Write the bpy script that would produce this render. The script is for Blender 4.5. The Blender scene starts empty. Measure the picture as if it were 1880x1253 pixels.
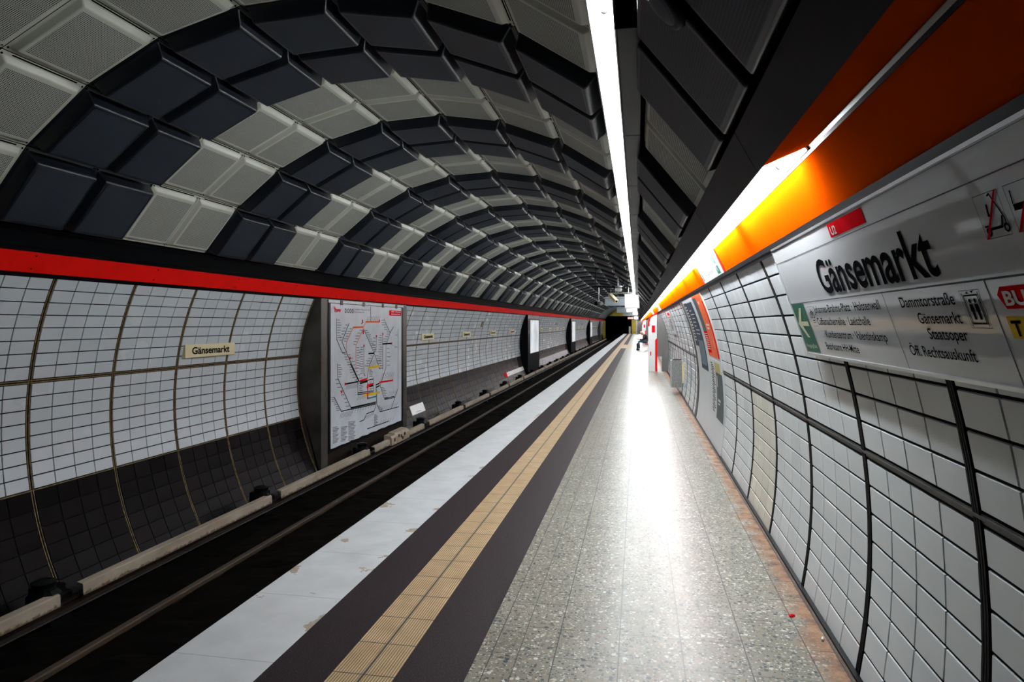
import bpy, bmesh, math, random
from math import sin, cos, radians as rad, pi
from mathutils import Vector, Matrix
random.seed(7)
sc = bpy.context.scene
COL = sc.collection

# ------------------------------------------------------------ camera, world, exposure
FPX, HC = 1230.0, 1.6
cam_d = bpy.data.cameras.new('camera')
cam_d.sensor_width = 36.0
cam_d.lens = FPX / 1880 * 36.0
cam_d.shift_y = -(626.5 - 595.0) / 1880
cam_d.clip_start = 0.02; cam_d.clip_end = 400
cam = bpy.data.objects.new('camera', cam_d); COL.objects.link(cam)
cam.location = (0, 0, HC)
cam.rotation_euler = (pi / 2, 0, math.atan(231 / FPX))
sc.camera = cam
world = bpy.data.worlds.new('world'); sc.world = world
world.use_nodes = True
world.node_tree.nodes['Background'].inputs[0].default_value = (0.75, 0.85, 1.0, 1)
world.node_tree.nodes['Background'].inputs[1].default_value = 0.001
sc.view_settings.view_transform = 'Standard'
sc.view_settings.look = 'None'
sc.view_settings.exposure = 0.28
sc.view_settings.gamma = 1.0
sc.view_settings.use_curve_mapping = False
TUBE = 115.0          # radiance of the ceiling fluorescent tubes
TUBE_COVE = 135.0      # radiance of the cove fluorescent tubes

sc.cycles.max_bounces = 8
sc.cycles.diffuse_bounces = 2
sc.cycles.sample_clamp_indirect = 6.0

# ------------------------------------------------------------ helpers
CX, CZ, R = -2.3386, 0.6064, 3.373
Y_A, Y_B = -1.0, 110.0
def ring(a, r=R): return (CX + r * cos(rad(a)), CZ + r * sin(rad(a)))

def tag(o, label=None, cat=None, group=None, kind=None):
    if label: o['label'] = label
    if cat: o['category'] = cat
    if group: o['group'] = group
    if kind: o['kind'] = kind
    return o

def add_obj(name, me, parent=None, loc=None):
    o = bpy.data.objects.new(name, me); COL.objects.link(o)
    if parent is not None: o.parent = parent
    if loc is not None: o.location = loc
    return o
def empty(name, loc=(0, 0, 0), parent=None):
    o = add_obj(name, None, parent, loc); o.empty_display_size = .1; return o

class MB:
    def __init__(s): s.v = []; s.f = []; s.m = []; s.uv = []
    def face(s, pts, m=0, uv=None):
        n = len(s.v); s.v += [tuple(p) for p in pts]
        s.f.append(tuple(range(n, n + len(pts)))); s.m.append(m)
        s.uv.append(uv if uv else [(0, 0)] * len(pts))
    def box(s, x0, x1, y0, y1, z0, z1, m=0, bev=0):
        if x0 > x1: x0, x1 = x1, x0
        if y0 > y1: y0, y1 = y1, y0
        if z0 > z1: z0, z1 = z1, z0
        if bev:
            b = bev
            s.prism([(x0 + b, z0), (x1 - b, z0), (x1, z0 + b), (x1, z1 - b), (x1 - b, z1), (x0 + b, z1), (x0, z1 - b), (x0, z0 + b)], y0, y1, m); return
        s.prism([(x0, z0), (x1, z0), (x1, z1), (x0, z1)], y0, y1, m)
    def prism(s, poly, y0, y1, m=0, caps=True):
        """(x,z) polygon extruded along y"""
        n = len(s.v); k = len(poly)
        s.v += [(x, y0, z) for x, z in poly] + [(x, y1, z) for x, z in poly]
        for i in range(k):
            j = (i + 1) % k
            s.f.append((n + i, n + j, n + k + j, n + k + i)); s.m.append(m); s.uv.append([(0, 0)] * 4)
        if caps:
            s.f.append(tuple(n + i for i in range(k))[::-1]); s.m.append(m); s.uv.append([(0, 0)] * k)
            s.f.append(tuple(n + k + i for i in range(k))); s.m.append(m); s.uv.append([(0, 0)] * k)
    def strip(s, poly, y0, y1, m=0):
        """open (x,z) polyline swept along y"""
        for (a, b) in zip(poly, poly[1:]):
            s.face([(a[0], y0, a[1]), (b[0], y0, b[1]), (b[0], y1, b[1]), (a[0], y1, a[1])], m)
    def tube(s, p, q, r, n=10, m=0, r2=None, caps=True):
        p, q = Vector(p), Vector(q); d = (q - p).normalized()
        a = d.orthogonal().normalized(); b = d.cross(a); r2 = r if r2 is None else r2
        k = len(s.v)
        for c, rr in ((p, r), (q, r2)):
            for i in range(n):
                t = 2 * pi * i / n; s.v.append(tuple(c + a * (rr * cos(t)) + b * (rr * sin(t))))
        for i in range(n):
            j = (i + 1) % n
            s.f.append((k + i, k + j, k + n + j, k + n + i)); s.m.append(m); s.uv.append([(0, 0)] * 4)
        if caps:
            s.f.append(tuple(k + i for i in range(n))[::-1]); s.f.append(tuple(k + n + i for i in range(n)))
            s.m += [m, m]; s.uv += [[(0, 0)] * n] * 2
    def lathe(s, c, axis, prof, n=16, m=0):
        """prof: list of (dist along axis, radius)"""
        c = Vector(c); d = Vector(axis).normalized(); a = d.orthogonal().normalized(); b = d.cross(a)
        k = len(s.v)
        for (h, r) in prof:
            for i in range(n):
                t = 2 * pi * i / n; s.v.append(tuple(c + d * h + a * (r * cos(t)) + b * (r * sin(t))))
        for q in range(len(prof) - 1):
            for i in range(n):
                j = (i + 1) % n; o = k + q * n
                s.f.append((o + i, o + j, o + n + j, o + n + i)); s.m.append(m); s.uv.append([(0, 0)] * 4)
        for q, rev in ((0, True), (len(prof) - 1, False)):
            t = tuple(k + q * n + i for i in range(n)); s.f.append(t[::-1] if rev else t); s.m.append(m); s.uv.append([(0, 0)] * n)
    def arc(s, a0, a1, y0, y1, r, m=0, n=None):
        n = n or max(1, int(abs(a1 - a0) / 2.5))
        for i in range(n):
            p = ring(a0 + (a1 - a0) * i / n, r); q = ring(a0 + (a1 - a0) * (i + 1) / n, r)
            s.face([(p[0], y0, p[1]), (p[0], y1, p[1]), (q[0], y1, q[1]), (q[0], y0, q[1])], m,
                   [(y0, i / n), (y1, i / n), (y1, (i + 1) / n), (y0, (i + 1) / n)])
    def arcslab(s, a0, a1, y0, y1, r0, r1, m=0, n=None):
        n = n or max(1, int(abs(a1 - a0) / 2.5))
        P = [ring(a0 + (a1 - a0) * i / n, r0) for i in range(n + 1)] + [ring(a1 + (a0 - a1) * i / n, r1) for i in range(n + 1)]
        s.prism(P, y0, y1, m)
    def mesh(s, name, mats, smooth=False):
        me = bpy.data.meshes.new(name)
        me.from_pydata(s.v, [], s.f)
        for mt in mats: me.materials.append(mt)
        me.polygons.foreach_set('material_index', s.m)
        if any(u[0] != (0, 0) or (len(u) > 1 and u[1] != (0, 0)) for u in s.uv):
            uvl = me.uv_layers.new(name='uv')
            flat = [c for u in s.uv for p in u for c in p]
            uvl.data.foreach_set('uv', flat)
        if smooth: me.polygons.foreach_set('use_smooth', [True] * len(me.polygons))
        me.update(); return me
    def build(s, name, mats, parent=None, smooth=False, weld=False):
        if not isinstance(mats, (list, tuple)): mats = [mats]
        me = s.mesh(name, mats, smooth)
        if weld or smooth or True:
            bm = bmesh.new(); bm.from_mesh(me)
            if weld: bmesh.ops.remove_doubles(bm, verts=bm.verts, dist=1e-5)
            if weld: bmesh.ops.recalc_face_normals(bm, faces=bm.faces)
            bm.to_mesh(me); bm.free()
        return add_obj(name, me, parent)
def struct(name, mb, mats, **k):
    return tag(mb.build(name, mats, **k), kind='structure')

ONES = ['', 'first', 'second', 'third', 'fourth', 'fifth', 'sixth', 'seventh', 'eighth', 'ninth', 'tenth', 'eleventh', 'twelfth', 'thirteenth', 'fourteenth', 'fifteenth', 'sixteenth', 'seventeenth', 'eighteenth', 'nineteenth']
TENS = {20: 'twent', 30: 'thirt', 40: 'fort', 50: 'fift', 60: 'sixt', 70: 'sevent'}
def ordinal(n):
    if n < 20: return ONES[n]
    t, u = n // 10 * 10, n % 10
    return TENS[t] + 'ieth' if u == 0 else TENS[t] + 'y-' + ONES[u]

# ------------------------------------------------------------ materials
class NT:
    def __init__(s, name):
        s.mat = bpy.data.materials.new(name); s.mat.use_nodes = True
        s.t = s.mat.node_tree; s.b = s.t.nodes['Principled BSDF']
    def n(s, typ, **kw):
        nd = s.t.nodes.new(typ)
        for k, v in kw.items():
            if isinstance(k, str) and hasattr(nd, k): setattr(nd, k, v)
        return nd
    def l(s, a, b): s.t.links.new(a, b)
    def math(s, op, a, b=None, clamp=False):
        nd = s.t.nodes.new('ShaderNodeMath'); nd.operation = op; nd.use_clamp = clamp
        for i, x in enumerate((a, b)):
            if x is None: continue
            if isinstance(x, (int, float)): nd.inputs[i].default_value = x
            else: s.l(x, nd.inputs[i])
        return nd.outputs[0]
    def mix(s, fac, a, b):
        nd = s.t.nodes.new('ShaderNodeMix'); nd.data_type = 'RGBA'
        for i, x in ((0, fac), (6, a), (7, b)):
            if isinstance(x, (int, float)): nd.inputs[i].default_value = x
            elif isinstance(x, (tuple, list)): nd.inputs[i].default_value = (*x, 1)
            else: s.l(x, nd.inputs[i])
        return nd.outputs[2]
    def coord(s, which='Object'):
        return s.t.nodes.new('ShaderNodeTexCoord').outputs[which]
    def sep(s, v):
        nd = s.t.nodes.new('ShaderNodeSeparateXYZ'); s.l(v, nd.inputs[0]); return nd.outputs
    def noise(s, vec, scale, detail=3, rough=.55):
        nd = s.t.nodes.new('ShaderNodeTexNoise'); s.l(vec, nd.inputs['Vector'])
        nd.inputs['Scale'].default_value = scale; nd.inputs['Detail'].default_value = detail; nd.inputs['Roughness'].default_value = rough
        return nd.outputs[0]
    def ramp(s, fac, stops):
        nd = s.t.nodes.new('ShaderNodeValToRGB'); s.l(fac, nd.inputs[0]); e = nd.color_ramp.elements
        while len(e) < len(stops): e.new(.5)
        for el, (p, c) in zip(e, stops):
            el.position = p; el.color = (*c, 1) if isinstance(c, (tuple, list)) else (c, c, c, 1)
        return nd.outputs[0]
    def scalev(s, v, sc_):
        nd = s.t.nodes.new('ShaderNodeVectorMath'); nd.operation = 'MULTIPLY'; s.l(v, nd.inputs[0]); nd.inputs[1].default_value = sc_
        return nd.outputs[0]
    def bump(s, h, strength=.3, dist=.01):
        nd = s.t.nodes.new('ShaderNodeBump'); s.l(h, nd.inputs['Height']); nd.inputs['Strength'].default_value = strength; nd.inputs['Distance'].default_value = dist
        s.l(nd.outputs[0], s.b.inputs['Normal'])
    def base(s, c):
        if isinstance(c, (tuple, list)): s.b.inputs['Base Color'].default_value = (*c, 1)
        else: s.l(c, s.b.inputs['Base Color'])
    def rough(s, r):
        if isinstance(r, (int, float)): s.b.inputs['Roughness'].default_value = r
        else: s.l(r, s.b.inputs['Roughness'])
    def emit(s, c, st):
        if isinstance(c, (tuple, list)): s.b.inputs['Emission Color'].default_value = (*c, 1)
        else: s.l(c, s.b.inputs['Emission Color'])
        s.b.inputs['Emission Strength'].default_value = st

def pbr(name, col, rough=.5, metal=0.0, var=.18, scale=6.0, bump=0, spec=.5, island=0, stretch=None):
    """plain procedural material: colour broken up by a soft noise"""
    t = NT(name); v = t.coord()
    if stretch: v = t.scalev(v, stretch)
    n = t.noise(v, scale, 4)
    if island:
        g = t.t.nodes.new('ShaderNodeNewGeometry')
        n = t.math('ADD', t.math('MULTIPLY', n, 1 - island), t.math('MULTIPLY', g.outputs['Random Per Island'], island))
    t.base(t.ramp(n, [(.25, tuple(c * (1 - var) for c in col)), (.75, tuple(min(1, c * (1 + var)) for c in col))]))
    t.rough(t.math('ADD', t.math('MULTIPLY', n, .12), rough - .06)); t.b.inputs['Metallic'].default_value = metal
    t.b.inputs['Specular IOR Level'].default_value = spec
    if bump: t.bump(t.noise(v, scale * 8, 5), bump, .004)
    return t.mat

def emit_mat(name, col, st):
    t = NT(name); n = t.noise(t.coord(), 3)
    t.base((.8, .8, .8)); t.emit(t.mix(t.math('MULTIPLY', n, .06), col, (1, 1, 1)), st); return t.mat

def line_mask(t, coord, x0, pitch, w):
    """1 on lines at x0 + k*pitch of width w"""
    u = t.math('DIVIDE', t.math('SUBTRACT', coord, x0), pitch)
    fr = t.math('ABSOLUTE', t.math('SUBTRACT', t.math('FRACT', t.math('ADD', u, .5)), .5))
    return t.math('LESS_THAN', fr, w / pitch / 2)

def mat_terrazzo():
    t = NT('terrazzo'); v = t.coord(); x, y, z = t.sep(v)
    base = t.ramp(t.noise(v, 2.2, 4), [(.3, (.185, .178, .14)), (.7, (.26, .25, .205))])
    for sc_, lo, col2 in ((58, .55, None), (36, .66, None), (90, .60, None)):
        vo = t.t.nodes.new('ShaderNodeTexVoronoi'); t.l(v, vo.inputs['Vector']); vo.inputs['Scale'].default_value = sc_
        r = t.sep(vo.outputs['Color'])
        on = t.math('GREATER_THAN', r[0], lo)
        ins = t.math('LESS_THAN', vo.outputs['Distance'], .42)
        chip = t.ramp(r[1], [(0, (.025, .038, .045)), (.4, (.07, .085, .09)), (.55, (.25, .19, .13)), (.72, (.45, .43, .38)), (1, (.60, .60, .56))])
        base = t.mix(t.math('MULTIPLY', on, ins), base, chip)
    # brown dirt worn in along the wall
    d = t.math('ADD', x, t.math('MULTIPLY', t.math('SUBTRACT', t.noise(v, 3.5, 6, .65), .5), .34))
    dirt = t.math('MULTIPLY', t.math('SUBTRACT', d, .79), 9, True)
    stain = t.ramp(t.noise(v, 9, 5), [(.3, (.055, .028, .018)), (.5, (.26, .13, .07)), (.75, (.42, .26, .15))])
    base = t.mix(t.math('MULTIPLY', dirt, .85), base, stain)
    gunk = t.math('MULTIPLY', t.math('SUBTRACT', t.math('ADD', x, t.math('MULTIPLY', t.noise(v, 14, 5), .08)), .965), 25, True)
    base = t.mix(t.math('MULTIPLY', gunk, .85), base, (.02, .013, .010))
    jx = t.math('MAXIMUM', line_mask(t, x, .212, .303, .0055), line_mask(t, x, -.57, 50, .004))
    jy = line_mask(t, y, 3.192, .302, .005)
    j = t.math('MAXIMUM', jx, jy)
    t.base(t.mix(t.math('MULTIPLY', j, .9), base, (.03, .034, .035)))
    t.rough(t.math('ADD', t.math('MULTIPLY', t.noise(v, 5, 4), .12), t.math('ADD', .27, t.math('MULTIPLY', dirt, .35))))
    t.b.inputs['Specular IOR Level'].default_value = .27
    t.bump(t.math('ADD', t.noise(v, 25, 2), t.math('MULTIPLY', j, -2)), .05, .002)
    return t.mat

def mat_edge():
    t = NT('white_edge_paint'); v = t.coord(); x, y, z = t.sep(v)
    n = t.noise(v, 3.1, 8, .62)
    mid = t.math('ABSOLUTE', t.math('ADD', x, 1.955))
    edge = t.math('MULTIPLY', mid, .62)
    ch = t.math('GREATER_THAN', t.math('ADD', n, edge), .765)
    ch2 = t.math('GREATER_THAN', t.noise(v, 5.5, 7, .6), .70)
    chip = t.math('MAXIMUM', ch, ch2)
    paint = t.ramp(t.noise(v, 4, 6), [(.3, (.52, .54, .55)), (.7, (.64, .66, .67))])
    tan = t.ramp(t.noise(v, 20, 4), [(.3, (.30, .25, .19)), (.7, (.42, .36, .28))])
    j = line_mask(t, y, 2.9, .74, .006)
    c = t.mix(chip, paint, tan)
    t.base(t.mix(t.math('MULTIPLY', j, .45), c, (.12, .12, .12)))
    t.rough(.55); t.bump(t.math('ADD', t.math('MULTIPLY', chip, -1.2), t.noise(v, 60, 3)), .15, .002)
    return t.mat

def mat_band():
    t = NT('brown_rubber_granite'); v = t.coord()
    n = t.noise(v, 190, 2); w = t.noise(v, 3, 4)
    c = t.ramp(n, [(.35, (.006, .0038, .0044)), (.6, (.018, .012, .014)), (.74, (.13, .10, .105))])
    t.base(t.mix(t.math('MULTIPLY', w, .2), c, (.018, .012, .014))); t.rough(.6); t.b.inputs['Specular IOR Level'].default_value = .15; t.bump(n, .2, .002)
    return t.mat

def mat_tactile():
    t = NT('tactile_tile'); v = t.coord(); x, y, z = t.sep(v)
    w = t.math('SINE', t.math('MULTIPLY', x, 2 * pi / .01364))
    n = t.noise(v, 7, 5)
    top = t.ramp(n, [(.3, (.50, .345, .17)), (.7, (.66, .48, .27))])
    g = t.math('ADD', t.math('MULTIPLY', w, 1.6), .95, True)
    c = t.mix(t.math('MULTIPLY', t.math('SUBTRACT', 1, g), .85), top, (.085, .062, .028))
    iy = t.math('FLOOR', t.math('DIVIDE', t.math('SUBTRACT', y, 2.878), .298))
    ix = t.math('FLOOR', t.math('DIVIDE', t.math('SUBTRACT', x, -1.38), .15))
    wn = t.t.nodes.new('ShaderNodeTexWhiteNoise'); wn.noise_dimensions = '2D'
    cb = t.t.nodes.new('ShaderNodeCombineXYZ'); t.l(ix, cb.inputs[0]); t.l(iy, cb.inputs[1]); t.l(cb.outputs[0], wn.inputs['Vector'])
    c = t.mix(t.math('MULTIPLY', wn.outputs['Value'], .22), c, (.30, .2, .09))
    j = t.math('MAXIMUM', line_mask(t, y, 2.878, .298, .007), line_mask(t, x, -1.23, 5, .013))
    t.base(t.mix(j, c, (.035, .032, .02))); t.rough(.5)
    t.bump(t.math('ADD', g, t.math('MULTIPLY', j, -2)), .6, .004)
    return t.mat

def mat_perf(name, light, dark, hole=.0135):
    t = NT(name); uv = t.coord('UV'); u, v, _ = t.sep(uv)
    def cell(c): return t.math('SUBTRACT', t.math('FRACT', t.math('DIVIDE', c, hole)), .5)
    a, b = cell(u), cell(v)
    d = t.math('ADD', t.math('MULTIPLY', a, a), t.math('MULTIPLY', b, b))
    h = t.math('LESS_THAN', d, .11)
    n = t.noise(t.coord(), 5, 4)
    c = t.mix(n, tuple(x * .9 for x in light), tuple(x * 1.08 for x in light))
    t.base(t.mix(h, c, dark)); t.rough(.45); t.b.inputs['Specular IOR Level'].default_value = .2; return t.mat

M = {}
M['terrazzo'] = mat_terrazzo(); M['edge'] = mat_edge(); M['band'] = mat_band(); M['tactile'] = mat_tactile()
M['tile'] = pbr('white_glazed_tile', (.68, .72, .74), .22, var=.05, scale=2.0, island=.35)
M['tile_left'] = pbr('blue_grey_white_tile', (.66, .705, .74), .25, var=.05, scale=2.0, island=.35)
M['tile_warm'] = pbr('yellowed_glazed_tile', (.70, .68, .58), .25, var=.08, scale=2.0, island=.4)
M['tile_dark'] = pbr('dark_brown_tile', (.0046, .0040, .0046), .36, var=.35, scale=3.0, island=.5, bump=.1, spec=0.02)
M['grout'] = pbr('black_grout', (.006, .006, .006), .85, scale=20, spec=0.05)
M['rubber'] = pbr('black_joint_rubber', (.010, .010, .010), .6, scale=40, bump=.3, spec=0.05)
M['rust'] = pbr('brown_joint_sealant', (.19, .128, .050), .7, var=.75, scale=22, bump=.3)
M['seam_metal'] = pbr('tarnished_seam_metal', (.03, .027, .025), .5, metal=.3, var=.8, scale=18)
M['black'] = pbr('black_painted_metal', (.0022, .0026, .0032), .4, scale=5, spec=0.06)
M['void'] = pbr('void_black', (.0015, .0015, .0015), .9, scale=5, spec=0.02)  # even black given to dark hollows, gaps and the tunnel mouth
M['fascia'] = pbr('black_fascia_sheet', (.0028, .0036, .005), .36, var=.3, scale=3, stretch=(1, .3, 1), spec=0.045)
M['panel_dark'] = pbr('slate_panel_metal', (.0060, .0082, .0125), .3, var=.15, scale=3, spec=0.45)
M['panel_light'] = pbr('cream_panel_metal', (.47, .48, .415), .32, var=.10, scale=3)
M['face_dark'] = mat_perf('slate_perforated_sheet', (.028, .036, .049), (.0015, .0015, .002))
M['face_light'] = mat_perf('cream_perforated_sheet', (.42, .43, .385), (.006, .006, .006))
M['red'] = pbr('red_band_paint', (.86, .008, .005), .38, var=.1, scale=3, spec=0.08)
M['orange'] = pbr('orange_band_paint', (.50, .054, .0006), .42, var=.06, scale=3, spec=0.0)
M['white_metal'] = pbr('white_enamel', (.80, .80, .78), .35, var=.05)
M['grey_metal'] = pbr('grey_brushed_metal', (.20, .20, .19), .4, metal=.6, var=.25, scale=4, stretch=(1, 1, .15))
M['cab_metal'] = pbr('brown_grey_steel', (.062, .056, .049), .42, metal=.4, var=.4, scale=3, spec=0.15)
M['cab_brown'] = pbr('dark_brown_steel', (.009, .006, .0045), .5, var=.4, scale=3, spec=0.08)
M['galv'] = pbr('galvanised_steel', (.32, .33, .33), .38, metal=.7, var=.35, scale=30)
M['alu'] = pbr('brushed_aluminium', (.55, .57, .59), .3, metal=.8, var=.12, scale=8)
M['tube'] = emit_mat('lit_ceiling_tube', (.91, .965, 1.0), TUBE)
M['tube_cove'] = emit_mat('lit_cove_tube', (.91, .965, 1.0), TUBE_COVE)
M['ink'] = pbr('black_print', (.008, .008, .009), .35, scale=20, spec=0.0)
M['grey_ink'] = pbr('grey_print', (.16, .17, .18), .4, scale=20, spec=0.0)
M['red_ink'] = pbr('red_print', (.66, .010, .016), .3, scale=10, spec=0.0)
M['green_ink'] = pbr('green_print', (.012, .12, .075), .3, scale=10, spec=0.03)
M['yellow_ink'] = pbr('yellow_print', (.75, .48, .02), .35, scale=10, spec=0.03)
M['orange_ink'] = pbr('orange_print', (.75, .13, .04), .4, scale=10, spec=0.03)
M['teal_ink'] = pbr('teal_print', (.02, .16, .17), .4, scale=10, spec=0.03)
M['navy_ink'] = pbr('navy_print', (.02, .03, .05), .4, var=.5, scale=7, spec=0.03)
M['white_ink'] = pbr('white_print', (.62, .63, .63), .35, var=.04, scale=10)
M['cream_ink'] = pbr('pale_yellow_print', (.62, .68, .45), .4, scale=10)
M['sign'] = pbr('white_sign_sheet', (.66, .68, .70), .045, var=.04, scale=2)
M['paper'] = pbr('map_paper', (.62, .66, .71), .22, var=.10, scale=2.5, bump=.06)
M['beige'] = pbr('beige_sign_plastic', (.80, .70, .42), .4, var=.06, scale=4)
M['gravel'] = pbr('oily_gravel', (.0022, .0018, .0014), .95, var=.6, scale=26, bump=.9, spec=0.02)
M['rail'] = pbr('rusty_rail_steel', (.034, .023, .015), .45, metal=.0, var=.45, scale=9, stretch=(1, .1, 1), spec=0.2)
t = NT('cream_rail_cover'); v_ = t.coord(); x_, y_, z_ = t.sep(v_)
n_ = t.noise(t.scalev(v_, (1, .35, 1)), 6, 5); f_ = t.noise(v_, 22, 6, .65)
c_ = t.ramp(n_, [(.25, (.17, .14, .105)), (.75, (.33, .285, .225))])
r_ = t.math('MULTIPLY', t.math('SUBTRACT', t.math('ADD', f_, t.math('MULTIPLY', t.math('SUBTRACT', .030, z_), 9)), .52), 6, True)
t.base(t.mix(t.math('MULTIPLY', r_, .8), c_, (.05, .022, .010))); t.rough(.55); t.b.inputs['Specular IOR Level'].default_value = .15
M['cover'] = t.mat
M['concrete'] = pbr('grey_concrete', (.10, .10, .095), .8, var=.3, scale=4, bump=.2)
M['yellow_paint'] = pbr('ochre_yellow_paint', (.30, .22, .012), .5, var=.2, scale=3)
M['slate'] = pbr('blue_grey_lining', (.06, .075, .085), .5, var=.2, scale=1)
M['litsign'] = emit_mat('backlit_white_sign', (1, 1, 1), 1.6)
M['litred'] = emit_mat('lit_red_lamp', (1, .02, .02), .7)
M['skin'] = pbr('skin', (.55, .30, .21), .5, var=.1, scale=30)
M['hair'] = pbr('grey_hair', (.42, .38, .33), .7, var=.3, scale=60)
M['jacket'] = pbr('black_jacket_cloth', (.010, .010, .012), .8, var=.3, scale=30, bump=.2)
M['jeans'] = pbr('blue_jeans_cloth', (.045, .075, .12), .8, var=.3, scale=40, bump=.2)
M['shoe'] = pbr('dark_shoe_leather', (.012, .012, .012), .5, scale=30)
M['seat'] = pbr('red_bench_slat', (.45, .05, .04), .4, scale=10)
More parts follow.
